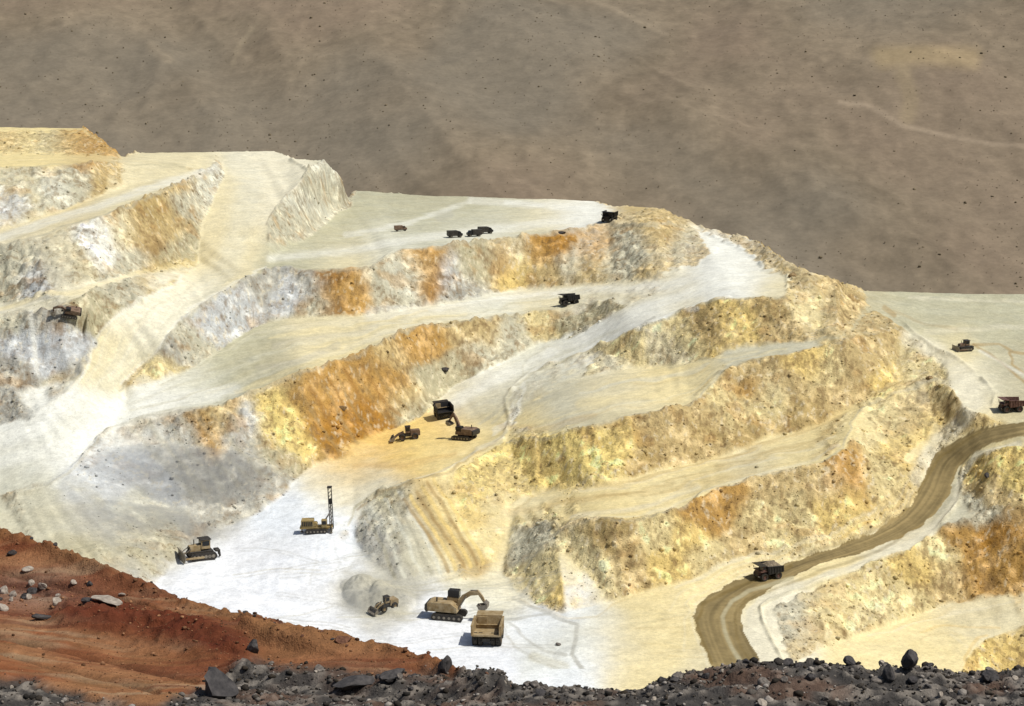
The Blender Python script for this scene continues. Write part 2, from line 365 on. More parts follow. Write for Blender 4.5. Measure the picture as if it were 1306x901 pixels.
# ---- rock colour by place (albedo): one set for the faces, one for the flats
PAL = dict(W=(.78,.78,.69), BW=(.74,.78,.80), FW=(.79,.81,.82), C=(.67,.60,.385), CW=(.73,.685,.515), LG=(.54,.515,.38), LW=(.645,.635,.51), G=(.41,.40,.34), BG=(.55,.57,.56),
           Y=(.74,.56,.21), YB=(.82,.65,.24), YP=(.73,.61,.31), YC=(.75,.64,.35), T=(.57,.44,.21), O=(.50,.30,.09), OO=(.42,.215,.04), OB=(.36,.19,.05), B=(.36,.245,.10),
           KH=(.46,.445,.31), OF=(.71,.49,.17), TG=(.46,.42,.27), GB=(.42,.395,.29), DT=(.47,.35,.15))
FACE = '''400 240 LG;375 280 LG;420 225 LW;430 240 LG;385 258 LW;360 300 LG;20 178 T;60 180 TG;95 178 O;920 300 T;985 320 DT;1120 420 DT;1130 480 Y;1180 505 T
30 240 LG;70 250 LW;100 240 LG;145 225 T;135 245 DT;112 190 OB;132 190 O;85 185 T;40 180 YP;10 260 BG;60 270 LG;175 225 LG;230 228 T
20 340 LG;60 350 G;40 362 BG;15 365 LG;130 305 W;126 322 W;150 300 C;180 300 T;190 312 B;215 290 T;205 275 DT;240 262 LG;262 240 LW;100 335 C;80 340 LG;240 312 TG;225 330 TG;170 335 LG
200 352 DT;150 370 LG;230 345 Y;60 450 BG;30 440 BG;90 440 BG;110 470 G;10 480 G;20 520 G;118 405 TG;125 395 TG;45 405 G;20 410 LG;95 500 LG
165 500 T;195 470 YP;215 440 G;240 430 LG;262 412 BG;300 388 BG;335 365 G;370 375 BG;395 365 G;405 390 LG;437 372 O;455 372 O;428 392 OB;420 356 OB;446 392 O;486 362 LG;512 362 LW;500 385 LG;545 340 O;552 356 OO;575 352 BG;530 350 LG;600 345 TG;590 368 G;618 330 TG;642 332 O;655 328 C;662 345 Y;690 325 O;708 318 OO;690 350 T;730 338 LG;754 325 O;748 345 T;790 335 LG;815 322 LG;845 305 T;868 318 TG;890 330 T;840 345 T
765 402 TG;725 410 TG;690 418 YP;650 430 LG;620 425 T;590 430 T;560 440 O;525 445 O;500 455 T;480 470 O;440 490 O;430 530 OO;465 535 OO;445 560 OO;405 520 O;410 545 OO;500 490 O;520 505 T;545 485 TG;575 465 TG;605 448 LG;535 520 TG;352 535 YB;372 560 YB;345 555 YB;362 545 YB;320 548 BG;300 548 G;322 570 G;265 550 O;280 538 T;350 580 TG;240 560 G;215 580 G;150 620 BG;130 600 BG;180 600 BG;170 640 LW;210 630 BG;250 620 G;300 620 G;330 610 G;200 655 LG;100 640 LG;30 660 LG;60 680 LG;180 700 TG;120 690 LG
455 660 LG;480 700 G;498 680 LG;470 690 G;530 650 DT;515 640 TG;560 690 DT;592 716 DT;540 720 GB;515 715 G;570 640 YB;600 620 YB;640 650 YP;620 690 YP;650 610 Y;590 660 Y;560 630 T
700 480 C;690 505 YP;725 480 YC;755 465 YC;800 452 YP;850 445 C;870 430 YP;905 420 DT;940 410 Y;985 400 DT;1030 390 YP;1070 390 T;1090 405 T;650 520 G;680 495 G;1000 345 T;1020 360 DT;1050 360 T;1085 370 T;940 440 Y;1000 425 T;780 475 LG
690 590 Y;720 578 YB;750 575 YB;780 570 YB;800 560 Y;830 550 T;825 580 DT;860 545 T;890 560 DT;870 580 T;905 530 T;925 520 YP;945 530 YP;955 495 O;950 480 T;980 500 YC;975 520 YP;1010 490 T;1030 470 Y;1050 480 YP;1070 500 T;1100 470 T;1130 450 T;1150 460 YP;1170 490 YP;1190 500 YP;960 545 DT;1030 528 DT;900 590 T;670 600 YB;640 600 YB;1120 430 T
700 715 YP;740 715 YC;760 735 YC;725 760 Y;690 740 YP;780 690 DT;805 720 T;840 690 YP;850 720 Y;880 690 Y;905 660 O;935 645 O;960 655 YP;985 625 T;1000 650 YP;1050 620 T;1085 600 O;1110 545 YC;1130 535 YP;1165 530 T;1190 540 Y;1150 580 Y;1120 600 YP;1070 650 Y;900 710 YP;950 690 T;680 700 LG;1205 525 T;1010 680 YP
1250 600 Y;1290 605 YB;1265 625 T;1240 655 LG;1232 690 O;1262 695 OO;1240 735 O;1280 710 O;1200 710 YP;1210 740 T;1100 745 YP;1050 780 YP;1012 800 LG;1150 765 YP;1000 785 GB;1280 835 Y;1030 810 T;1120 780 YC;1060 750 T;1170 730 Y'''
FLAT = '''60 670 LG;120 655 G;150 690 G;100 705 TG;205 690 G;40 650 LG;180 650 G;250 665 G;0 680 LG;120 620 BG
60 168 YP;120 168 T;200 203 C;330 215 CW;300 280 C;290 240 C;340 260 CW;280 330 C;240 390 CW;150 460 C;200 420 CW;60 560 W;100 540 W;20 600 LW;20 570 W;250 505 LW;200 522 W;350 465 TG;300 490 KH;330 440 KH;390 435 C;430 420 C;420 450 YC;520 405 C;620 395 LW;560 405 C;700 382 C;800 372 C;860 372 CW;940 340 W;960 330 W;900 310 W;930 365 W;990 362 C;380 338 KH;440 330 C;500 312 LW;560 290 KH;450 258 KH;420 300 KH;520 275 KH;600 262 KH;660 270 KH;700 262 CW;680 285 C;740 275 W;640 296 LW;580 305 LW;820 280 T;850 275 T
700 445 LW;620 480 W;660 465 LW;760 428 W;820 400 W;590 505 CW;622 520 TG;630 500 LG;570 555 OF;520 588 OF;500 560 OF;450 597 OF;540 570 YB;600 562 YP;480 618 LW;560 592 YC;430 622 CW;380 660 BW;300 720 FW;350 760 FW;450 740 FW;520 795 FW;600 830 FW;420 800 FW;250 760 FW;400 700 FW;560 790 FW;700 800 BW;740 850 BW;620 752 LW;655 745 CW;500 715 LG;470 760 GB;495 770 GB;440 690 BW;240 745 FW
840 820 YC;800 850 YC;790 825 C;900 860 C;850 770 YC;660 700 C;640 690 YP;620 715 YC;720 820 LW;760 830 W;750 640 YP;850 620 YC;950 600 C;700 655 YP;680 640 C;800 640 YP;1000 572 YC;1050 552 YP;900 605 YP;720 525 LG;800 505 C;880 482 YC;850 495 YC;950 460 LG;670 550 YP;620 572 YP;770 515 C
1200 390 KH;1280 400 KH;1150 385 KH;1110 385 TG;1270 430 KH;1230 490 CW;1240 510 CW;1210 450 YC;1190 440 KH;1290 470 TG;1275 480 LG;1300 520 TG;1260 540 YC;1180 560 YC;1120 660 YC;1060 692 YC;920 748 YC;1100 800 YC;1250 790 C;1200 830 YC;1300 690 YC;1150 620 YC;1240 648 LG;990 800 CW;1140 690 CW'''

def colour_field(spec, sig, mask):
    pts, cols = [], []
    for row in spec.split('\n'):
        for it in row.split(';'):
            a = it.split()
            if len(a) == 3:
                pts.append((float(a[0]), float(a[1]))); cols.append(PAL[a[2]])
    pts = np.array(pts, np.float32); cols = np.array(cols, np.float32)
    # look the colour up on a coarse sheet, then sample it per vertex with a warped, ragged border between rocks
    gx = np.arange(-160, 1480, 4.0, dtype=np.float32); gy = np.arange(130, 960, 4.0, dtype=np.float32)
    GX, GY = np.meshgrid(gx, gy)
    den = np.zeros(GX.shape, np.float32); num = np.zeros(GX.shape + (3,), np.float32)
    for (x, y), c in zip(pts, cols):
        d2 = ((GX - x) ** 2 + ((GY - y) * 1.25) ** 2)
        w = np.exp(-d2 / (2 * sig * sig)) + 1e-3 / (1 + (d2 / 900) ** 2)
        den += w; num += w[..., None] * c
    fld = num / den[..., None]
    wx = PX + 9 * fbm(XX / 4, YY / 4, Z / 4, 3, 81); wy = PY + 7 * fbm(XX / 4, YY / 4, Z / 4, 3, 82)
    fx = np.clip((wx - gx[0]) / 4, 0, len(gx) - 1.001); fy = np.clip((wy - gy[0]) / 4, 0, len(gy) - 1.001)
    ix = fx.astype(int); iy = fy.astype(int); tx = (fx - ix)[..., None]; ty = (fy - iy)[..., None]
    return (fld[iy, ix] * (1 - tx) + fld[iy, ix + 1] * tx) * (1 - ty) + (fld[iy + 1, ix] * (1 - tx) + fld[iy + 1, ix + 1] * tx) * ty

cf = colour_field(FACE, 11.0, None)
cl = colour_field(FLAT, 24.0, None)
# mottled rock on the faces: rusty, bleached and dark broken patches
m1 = fbm(XX / 3.2, YY / 3.2, Z / 2.6, 4, 91)[..., None]
m2 = fbm(XX / 1.6, YY / 1.6, Z / 1.3, 3, 92)[..., None]
m3 = fbm(XX / 7.0, YY / 7.0, Z / 5.0, 3, 93)[..., None]
rust = np.array((.46, .27, .09)); dark = np.array((.25, .165, .075))
cf = cf + (rust - cf) * sstep(.15, .5, m3) * .45 * soft[..., None]
cf = cf + (cf * .22 + np.array((.13, .12, .09))) * sstep(.08, .45, m1) * .75
cf = cf + (dark - cf) * sstep(.18, .45, m2) * .5 * soft[..., None]
m4 = fbm(XX / .95, YY / 1.3, Z / 1.6, 3, 94)[..., None]; m5 = fbm(XX / 13, YY / 13, None, 3, 99)[..., None]
cf = cf + (np.array((.19, .12, .05)) - cf) * sstep(.16, .42, m4 + .5 * m5 - .08) * .52 * soft[..., None]
cf = cf + (np.array((.78, .70, .50)) - cf) * sstep(.25, .5, -m4 - .25 * m5) * .5
cf = cf * (1 + .28 * m1)
# the flats: dust dragged along the benches in long streaks by the haul trucks
st = fbm(XX / 9 + 1.5 * vnoise(XX / 30, YY / 30, None, 97), YY / 8 - XX / 30 + 1.5 * vnoise(XX / 30, YY / 30, None, 98), None, 5, 95)[..., None]
cl = cl * (1 + .13 * st) + np.array((.0, -.008, -.02)) * (fbm(XX / 5, YY / 5, None, 3, 96)[..., None])
S = steep[..., None]
jit = np.clip(S + .35 * (m2 * .5 + m1 * .5) * (S > .02) * (S < .98), 0, 1)
col = cl * (1 - jit) + cf * jit

def stroke(pts, w, c, a=1.0, soft=1.5, wob=1.5):
    """a worn track or painted edge-shadow line: pts (px, py) on the ground, w half-width"""
    global col
    xs = [p[0] for p in pts]; yv = [p[1] for p in pts]
    m = (PX > min(xs) - w - 12) & (PX < max(xs) + w + 12) & (PY > min(yv) - w - 12) & (PY < max(yv) + w + 12) & vis
    if not m.any(): return
    d, _ = seg_dist(PX[m] + wob * vnoise(XX[m] / 6, YY[m] / 6, None, 5), PY[m] + wob * vnoise(XX[m] / 6, YY[m] / 6, None, 6), pts)
    k = (1 - sstep(w - soft, w + soft, d)) * a
    k = k * (.8 + .2 * vnoise(XX[m] / 3, YY[m] / 3, None, 8))
    col[m] += (np.array(PAL[c] if isinstance(c, str) else c) - col[m]) * k[:, None]

# pale compacted lanes
stroke([(300,206),(322,230),(305,290),(292,335),(250,385),(180,440),(110,520),(60,570),(0,600)], 15, 'LW', .45, 9)
stroke([(0,590),(60,575),(140,540),(220,512),(300,497)], 8, 'W', .7, 5)
stroke([(344,330),(430,322),(520,306),(620,294),(700,284),(765,272)], 5, 'W', .6, 4)
stroke([(440,300),(520,285),(580,264),(600,258)], 3, 'W', .55, 2)
stroke([(600,256),(690,262),(750,266),(775,272)], 4, 'W', .8, 3)
stroke([(470,402),(560,394),(660,377),(760,370),(850,366),(920,345),(945,325),(910,300)], 6, 'W', .7, 5)
stroke([(900,368),(820,395),(740,432),(660,470),(600,500),(570,520)], 7, 'W', .7, 5)
stroke([(835,405),(800,424)], 1.6, 'G', .8, 1)
stroke([(850,404),(785,432)], 1.6, 'W', .8, 1)
def between(a, b, t, x0=-1e9, x1=1e9, n=14):
    def samp(ln):
        p = [q for q in L[ln] if x0 <= q[0] <= x1]
        d = np.cumsum([0] + [math.hypot(p[i + 1][0] - p[i][0], p[i + 1][1] - p[i][1]) for i in range(len(p) - 1)])
        u = np.linspace(0, d[-1], n)
        return np.interp(u, d, [q[0] for q in p]), np.interp(u, d, [q[1] for q in p])
    ax, ay = samp(a); bx, by = samp(b)
    return list(zip(ax + (bx - ax) * t, ay + (by - ay) * t))
for a, b, x0, x1, n_, cols in (('toe_b', 'crest_c', 155, 800, 13, ('TG', 'CW', 'LW', 'YC')), ('toe_d', 'crest_e', 640, 1075, 9, ('TG', 'YC', 'LW', 'T')), ('toe_e', 'crest_f', 690, 1090, 10, ('T', 'CW', 'YC', 'DT')),
                               ('toe_c', 'crest_d', 560, 1010, 9, ('W', 'LW', 'LG', 'W')), ('toe_f', 'road_up', 780, 1230, 8, ('T', 'CW', 'YC', 'CW')), ('toe_g', 'crest_h', 1000, 1310, 8, ('T', 'CW', 'YC', 'OF')), ('main_left', 'crest_b', 0, 345, 9, ('W', 'LW', 'CW', 'LG'))):
    for k in range(n_):
        t = (k + .5 + random.uniform(-.4, .4)) / n_
        pts = between(a, b, min(.93, max(.07, t)), x0, x1)
        i0 = random.randint(0, 5); i1 = random.randint(8, 13)
        stroke(pts[i0:i1 + 1], random.uniform(.8, 2.6), cols[k % 4], random.uniform(.25, .55), 1.5, 4)
for nm, c, a in (('crest_b', 'GB', .6), ('crest_c', 'GB', .6), ('crest_d', 'TG', .7), ('crest_e', 'GB', .65), ('crest_f', 'GB', .65), ('road1_lo', 'GB', .7), ('ledge_crest', 'TG', .5), ('top_right', 'GB', .7), ('top_crest', 'TG', .6), ('verge', 'TG', .5), ('toe_e', 'DT', .35), ('toe_f', 'T', .35)):  # edge shadow along the crests, painted into the ground colour as thin dark lines
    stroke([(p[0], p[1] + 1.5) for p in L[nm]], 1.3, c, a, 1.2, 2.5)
stroke([(0,304),(60,283),(128,262),(216,232),(275,217)], 5, 'W', .6, 3)
stroke([(0,394),(60,376),(101,372),(168,351),(249,337)], 3, 'YC', .6, 2)
stroke([(40,400),(44,430),(48,480)], 3, 'W', .7, 2)
# bench streaks
for pts, w, c, a in (([(700,640),(780,635),(870,622),(960,600)], 4, 'DT', .35), ([(650,655),(720,640),(800,628)], 4, 'O', .18), ([(730,660),(830,645),(890,622)], 3, 'CW', .5),
                     ([(640,545),(690,548),(760,530)], 4, 'O', .25), ([(740,515),(830,500),(920,468)], 5, 'YC', .5), ([(330,468),(380,462),(430,440)], 4, 'G', .35),
                     ([(350,440),(420,428),(480,418)], 3, 'G', .25), ([(300,500),(400,470),(470,440)], 2.5, 'YC', .5), ([(450,594),(520,592),(580,578)], 3, 'O', .4), ([(480,580),(530,572)], 2, 'T', .35),
                     ([(460,250),(560,254),(640,258)], 3, 'TG', .4), ([(560,277),(575,273)], 5, 'G', .4), ([(500,262),(620,262)], 3, 'TG', .3)):
    stroke(pts, w, c, a, 2.5, 2.5)
# wet tracks and puddled ruts on the white floor
for pts, w, a in (([(655,763),(700,783),(735,798),(736,815),(728,838),(748,862)], 2.6, .8), ([(625,790),(660,789),(700,783)], 2.0, .75), ([(650,795),(672,815),(690,830),(720,838)], 2.0, .6), ([(662,762),(682,738)], 2.2, .6),
                  ([(640,800),(655,825),(690,845)], 1.6, .5), ([(700,850),(730,866)], 3, .4), ([(405,690),(400,720),(396,745)], 1.6, .25), ([(425,690),(432,720),(420,745)], 1.6, .25), ([(470,690),(455,715),(440,730)], 3, .3), ([(615,780),(650,779)], 2, .5)):
    stroke(pts, w, 'G', a, 1.2, 2)
stroke([(680,838),(720,852)], 6, 'TG', .5, 3)
for k in range(34):
    x0 = random.uniform(290, 620); y0 = random.uniform(690, 830); a0 = random.uniform(-.5, .5); pts = [(x0, y0)]
    for q in range(7):
        a0 += random.uniform(-.22, .22); x0 += 16 * math.cos(a0); y0 += 7 * math.sin(a0) - .6; pts.append((x0, y0))
    for off in (0, 4): stroke([(p[0], p[1] + off) for p in pts], .9, random.choice(('G', 'TG', 'G')), random.uniform(.22, .5), .9, 1.5)
for k in range(16):
    x0 = random.uniform(780, 880); y0 = random.uniform(775, 850); a0 = random.uniform(-.3, .2); pts = [(x0, y0)]
    for q in range(6):
        a0 += random.uniform(-.2, .2); x0 += 15 * math.cos(a0); y0 += 7 * math.sin(a0); pts.append((x0, y0))
    stroke(pts, 1.2, random.choice(('T', 'TG', 'DT')), random.uniform(.12, .3), 1, 1.5)
# dark ruts on the plain to the right
for pts, w, a in (([(1222,444),(1242,440),(1262,452),(1285,468),(1310,492)], 1.7, .75), ([(1242,440),(1275,439),(1292,449),(1320,452)], 1.7, .75), ([(1288,450),(1292,464),(1320,490)], 1.7, .75), ([(1128,392),(1140,402)], 3, .6), ([(1140,398),(1180,414),(1220,420)], 2, .3)):
    stroke(pts, w, 'B', a, 1.0, 1.2)
stroke([(1160,432),(1200,452),(1232,483),(1243,512),(1228,540),(1195,566),(1172,605)], 11, 'CW', .9, 6)
stroke([(1160,380),(1306,386)], 2, 'CW', .5, 2); stroke([(1180,424),(1306,416)], 3, 'CW', .4, 2); stroke([(1250,448),(1306,478)], 2, 'W', .5, 2)
stroke([(445,752),(478,760),(512,772)], 20, 'GB', .75, 12, 5)
stroke([(470,690),(500,720),(530,752)], 16, 'G', .6, 10, 4)
stroke([(538,640),(572,690),(606,722)], 15, 'DT', .75, 9, 4)
stroke([(110,705),(170,715),(215,722)], 16, 'TG', .5, 12, 5)
# raked stripes running down the cut slopes
for x0, y0, x1, y1, c in [(462 + k * 9.5, 655 - k * 5.2, 505 + k * 11.5, 738 - k * 1.4, 'LW' if k % 2 else 'GB') for k in range(6)] + [(515 + k * 8, 638 - k * 5, 572 + k * 9, 728 - k * 2, 'Y' if k % 2 else 'B') for k in range(6)]:
    stroke([(x0, y0), ((x0 + x1) / 2 + 3, (y0 + y1) / 2), (x1, y1)], 2.4, c, .85, 1.4, 2.5)
for k in range(9):
    x0, y0 = 385 + k * 11, 500 - k * 5
    stroke([(x0, y0), (x0 + 25, y0 + 45), (x0 + 48, y0 + 80 - k * 2)], 2.0, 'OB' if k % 2 else 'B', .75, 1.4, 4)
for k in range(7):
    x0, y0 = 170 + k * 20, 545 - k * 3
    stroke([(x0, y0), (x0 + 30, y0 + 40), (x0 + 75, y0 + 85)], 3, 'TG' if k % 2 else 'LG', .35, 2.5, 3)
stroke([(648,505),(632,525),(612,540)], 2, 'GB', .6, 1.2); stroke([(662,498),(645,522),(628,540)], 2, 'GB', .5, 1.2)
stroke([(640,561),(610,577),(576,601),(530,617),(484,631),(455,652)], 1.5, 'B', .5, 1)
stroke([(644,560),(612,573),(578,596),(532,612),(486,627)], 1.8, 'CW', .6, 1)

# ---- the wet haul road, the pit floor and the rest are separate sheets of one ground
road_poly = [(p[0], p[1]) for p in L['road_up']] + [(1340, 536), (1340, 555)] + [(p[0], p[1]) for p in L['road_dn']][::-1]
road_poly = [(930, 900)] + road_poly + [(1000, 900)]
pxw = PX + 2.2 * vnoise(XX / 3, YY / 3, None, 15); pyw = PY + 2.2 * vnoise(XX / 3, YY / 3, None, 16)
road_m = inside(pxw, pyw, road_poly) & vis
rb = np.array((.25, .19, .085))
du, pu = seg_dist(PX, PY, [(930, 900)] + [p[:2] for p in L['road_up']] + [(1400, 533)]); dd, _ = seg_dist(PX, PY, [(1000, 900)] + [p[:2] for p in L['road_dn']] + [(1400, 556)])
lane = du / (du + dd + 1e-6)
rs = (.55 * vnoise(lane * 9, pu * .12, None, 101) + .45 * vnoise(lane * 21, pu * .25, None, 102) + .25 * fbm(XX / 2.5, YY / 2.5, None, 3, 103))[..., None]
rc = rb * (1 + .5 * rs)
col = np.where(road_m[..., None], rc, col)
stroke([(946,846),(936,830),(924,806),(922,788),(932,768),(955,753),(985,744),(1010,736)], 2.6, 'TG', .85, 1.4)
stroke([(907,846),(898,822),(889,795),(897,772),(925,755),(960,741),(1010,722)], 2.2, (.17,.115,.03), .6, 1.5)
stroke([(1020,712),(1110,680),(1155,650),(1180,612),(1200,582),(1250,553)], 2, (.20,.14,.04), .5, 1.5)
stroke([(955,846),(940,812),(938,785),(950,765),(985,752),(1040,731),(1120,703),(1175,672)], 2, (.18,.125,.04), .45, 1.5)
stroke([(990,862),(974,840),(958,808),(957,780),(972,765),(1000,752),(1060,733),(1130,707),(1172,690),(1215,648),(1226,610),(1245,582),(1300,566)], 4.2, 'CW', .9, 2)
stroke([(984,845),(970,815),(966,795)], 5, 'CW', .8, 3)
col = np.clip(col, .015, .86)

floor_poly = [(195,742),(250,720),(330,668),(395,628),(440,640),(447,668),(450,690),(470,716),(496,735),(549,767),(600,738),(640,735),(655,757),(690,775),(723,786),(752,800),(790,870),(740,900),(500,900),(300,860)]
floor_m = inside(pxw, pyw, floor_poly) & ~road_m & vis

def grid_mesh(name, X, Y, Zg, C, fmask=None, mat=None, alpha=None):
    ny, nx = X.shape
    idx = np.arange(ny * nx).reshape(ny, nx)
    q = np.stack([idx[:-1, :-1], idx[:-1, 1:], idx[1:, 1:], idx[1:, :-1]], -1).reshape(-1, 4)
    if fmask is not None: q = q[fmask.reshape(-1)]
    used, inv = np.unique(q, return_inverse=True)
    co = np.stack([X.ravel()[used], Y.ravel()[used], Zg.ravel()[used]], 1).astype(np.float32)
    q = inv.reshape(-1, 4)
    me = bpy.data.meshes.new(name)
    me.vertices.add(len(co)); me.vertices.foreach_set('co', co.ravel())
    me.loops.add(q.size); me.loops.foreach_set('vertex_index', q.ravel().astype(np.int32))
    me.polygons.add(len(q)); me.polygons.foreach_set('loop_start', (np.arange(len(q)) * 4).astype(np.int32))
    me.update(calc_edges=True)
    me.polygons.foreach_set('use_smooth', np.ones(len(q), bool))
    at = me.color_attributes.new('rock', 'FLOAT_COLOR', 'POINT')
    cc = np.ones((len(co), 4), np.float32); cc[:, :3] = C.reshape(-1, 3)[used]
    cc[:, 3] = alpha.ravel()[used] if alpha is not None else 0
    at.data.foreach_set('color', cc.ravel())
    if mat: me.materials.append(mat)
    o = bpy.data.objects.new(name, me)
    scene.collection.objects.link(o)
    o['kind'] = 'structure'
    return o

def ground_material(name, scales, var, bump, rough=0.95, specks=False):
    m = bpy.data.materials.new(name); m.use_nodes = True
    nt = m.node_tree; b = nt.nodes['Principled BSDF']
    b.inputs['Roughness'].default_value = rough
    b.inputs['Specular IOR Level'].default_value = 0.12
    at = nt.nodes.new('ShaderNodeAttribute'); at.attribute_name = 'rock'
    tc = nt.nodes.new('ShaderNodeNewGeometry')
    prev = at.outputs['Color']; hsum = None
    for i, s in enumerate(scales):
        n = nt.nodes.new('ShaderNodeTexNoise'); n.inputs['Scale'].default_value = s; n.inputs['Detail'].default_value = 5; n.inputs['Roughness'].default_value = .62
        nt.links.new(tc.outputs['Position'], n.inputs['Vector'])
        mr = nt.nodes.new('ShaderNodeMapRange'); mr.inputs['From Min'].default_value = .25; mr.inputs['From Max'].default_value = .75
        mr.inputs['To Min'].default_value = 1 - var; mr.inputs['To Max'].default_value = 1 + var
        nt.links.new(n.outputs['Fac'], mr.inputs['Value'])
        mx = nt.nodes.new('ShaderNodeVectorMath'); mx.operation = 'SCALE'
        nt.links.new(prev, mx.inputs[0]); nt.links.new(mr.outputs['Result'], mx.inputs['Scale'])
        prev = mx.outputs['Vector']
        if hsum is None: hsum = n.outputs['Fac']
        elif s > scales[0]:
            mh = nt.nodes.new('ShaderNodeMath'); mh.operation = 'MULTIPLY_ADD'; mh.inputs[1].default_value = .45
            nt.links.new(n.outputs['Fac'], mh.inputs[0]); nt.links.new(hsum, mh.inputs[2]); hsum = mh.outputs[0]
    if specks:
        # dark joints and broken edges, only where the mesh is rock face (alpha of the colour attribute)
        vo = nt.nodes.new('ShaderNodeTexVoronoi'); vo.feature = 'DISTANCE_TO_EDGE'; vo.inputs['Scale'].default_value = .42
        nw = nt.nodes.new('ShaderNodeTexNoise'); nw.inputs['Scale'].default_value = .5; nw.inputs['Detail'].default_value = 4
        nt.links.new(tc.outputs['Position'], nw.inputs['Vector'])
        ad = nt.nodes.new('ShaderNodeVectorMath'); ad.operation = 'MULTIPLY_ADD'; ad.inputs[1].default_value = (5, 5, 5)
        nt.links.new(nw.outputs['Color'], ad.inputs[0]); nt.links.new(tc.outputs['Position'], ad.inputs[2]); nt.links.new(ad.outputs[0], vo.inputs['Vector'])
        mv = nt.nodes.new('ShaderNodeMapRange'); mv.inputs['From Min'].default_value = 0; mv.inputs['From Max'].default_value = .22; mv.inputs['To Min'].default_value = .38; mv.inputs['To Max'].default_value = 0
        nt.links.new(vo.outputs['Distance'], mv.inputs['Value'])
        ns = nt.nodes.new('ShaderNodeTexNoise'); ns.inputs['Scale'].default_value = .16; ns.inputs['Detail'].default_value = 5
        nt.links.new(tc.outputs['Position'], ns.inputs['Vector'])
        ms = nt.nodes.new('ShaderNodeMapRange'); ms.inputs['From Min'].default_value = .46; ms.inputs['From Max'].default_value = .62
        nt.links.new(ns.outputs['Fac'], ms.inputs['Value'])
        m1_ = nt.nodes.new('ShaderNodeMath'); m1_.operation = 'MULTIPLY'; nt.links.new(mv.outputs[0], m1_.inputs[0]); nt.links.new(ms.outputs[0], m1_.inputs[1])
        m2_ = nt.nodes.new('ShaderNodeMath'); m2_.operation = 'MULTIPLY'; nt.links.new(m1_.outputs[0], m2_.inputs[0]); nt.links.new(at.outputs['Alpha'], m2_.inputs[1])
        mc = nt.nodes.new('ShaderNodeMix'); mc.data_type = 'RGBA'; mc.blend_type = 'MIX'; mc.inputs[7].default_value = (.17, .105, .045, 1)
        nt.links.new(m2_.outputs[0], mc.inputs[0]); nt.links.new(prev, mc.inputs[6]); prev = mc.outputs[2]
    nt.links.new(prev, b.inputs['Base Color'])
    bp = nt.nodes.new('ShaderNodeBump'); bp.inputs['Strength'].default_value = bump; bp.inputs['Distance'].default_value = .6
    if specks:
        ma = nt.nodes.new('ShaderNodeMath'); ma.operation = 'MULTIPLY_ADD'; ma.inputs[1].default_value = bump * .8; ma.inputs[2].default_value = bump * .28
        nt.links.new(at.outputs['Alpha'], ma.inputs[0]); nt.links.new(ma.outputs[0], bp.inputs['Strength'])
    nt.links.new(hsum, bp.inputs['Height']); nt.links.new(bp.outputs['Normal'], b.inputs['Normal'])
    return m

M_rock = ground_material('rock_ground', (1.1, 0.35, 3.0), .15, .8, specks=True)
M_road = ground_material('wet_dirt', (0.8, 0.2), .10, .2, .75)
fr = road_m[:-1, :-1]; ff = floor_m[:-1, :-1]
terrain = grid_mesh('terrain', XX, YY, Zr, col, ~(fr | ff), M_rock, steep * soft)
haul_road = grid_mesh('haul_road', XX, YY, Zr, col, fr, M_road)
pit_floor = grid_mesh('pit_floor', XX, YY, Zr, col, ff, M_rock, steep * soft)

# ------------------------------------------------------------------ the mountainside across the valley
hu = np.linspace(-0.62, 0.62, 900); hy = np.concatenate([np.linspace(960, 1250, 40), np.linspace(1255, 2700, 560), np.linspace(2720, 5200, 60)])
HU, HY = np.meshgrid(hu, hy); HX = HU * HY
spur = fbm(HX / 420 + HY / 900, HY / 1500, None, 4, 201, ridged=True)
HZ = -165 + .335 * np.clip(HY - 1080, -50, 1e9) * (1 - .06 * (HY - 1080) / 3000) + 22 * spur * sstep(1100, 1500, HY)
HZ += 4.0 * fbm(HX / 90, HY / 120, None, 4, 203, ridged=True) + 1.1 * fbm(HX / 22, HY / 30, None, 4, 205) + 22 * sstep(.05, .24, HU) * sstep(1500, 1900, HY)
hpx, hpy = project(HX, HY, HZ)
hn = fbm(HX / 60, HY / 90, None, 5, 207)[..., None]; hn2 = fbm(HX / 9, HY / 14, None, 3, 209)[..., None]; hn3 = fbm(HX / 200, HY / 300, None, 3, 211)[..., None]
hc = np.array((.212, .170, .116)) * (1 + .22 * hn + .22 * hn2)
hc = hc + (np.array((.19, .168, .128)) - hc) * sstep(-.1, .5, hn3) * .6
hc = hc + (np.array((.225, .168, .118)) - hc) * sstep(.0, .5, -hn3) * .5
gr = .03 * sstep(250, 380, hpy) * sstep(600, 1000, hpx)
def hstroke(pts, w, c, a):
    global hc
    d, _ = seg_dist(hpx.astype(np.float32) + 6 * vnoise(HX / 60, HY / 60, None, 1), hpy.astype(np.float32) + 5 * vnoise(HX / 60, HY / 60, None, 2), pts)
    hc = hc + (np.array(c) - hc) * ((1 - sstep(w * .3, w * 1.6, d)) * a)[..., None]
hstroke([(1070,132),(1110,140),(1150,163),(1200,172),(1260,184),(1330,186)], 3, (.34, .27, .19), .55)
hstroke([(1130,72),(1180,70),(1240,74)], 15, (.38, .29, .16), .6)
hstroke([(1150,95),(1160,130),(1155,150)], 10, (.33, .26, .15), .35)
hstroke([(755,0),(800,18),(850,42)], 3, (.32, .26, .18), .4)
hstroke([(322,40),(305,65),(300,80)], 4, (.33, .27, .18), .45)
hstroke([(190,60),(215,75)], 6, (.31, .25, .17), .35)
M_hill = ground_material('mountain_soil', (0.06, 0.25), .12, .3)
hills = grid_mesh('hills', HX, HY, HZ, np.clip(hc, .02, .6), None, M_hill)

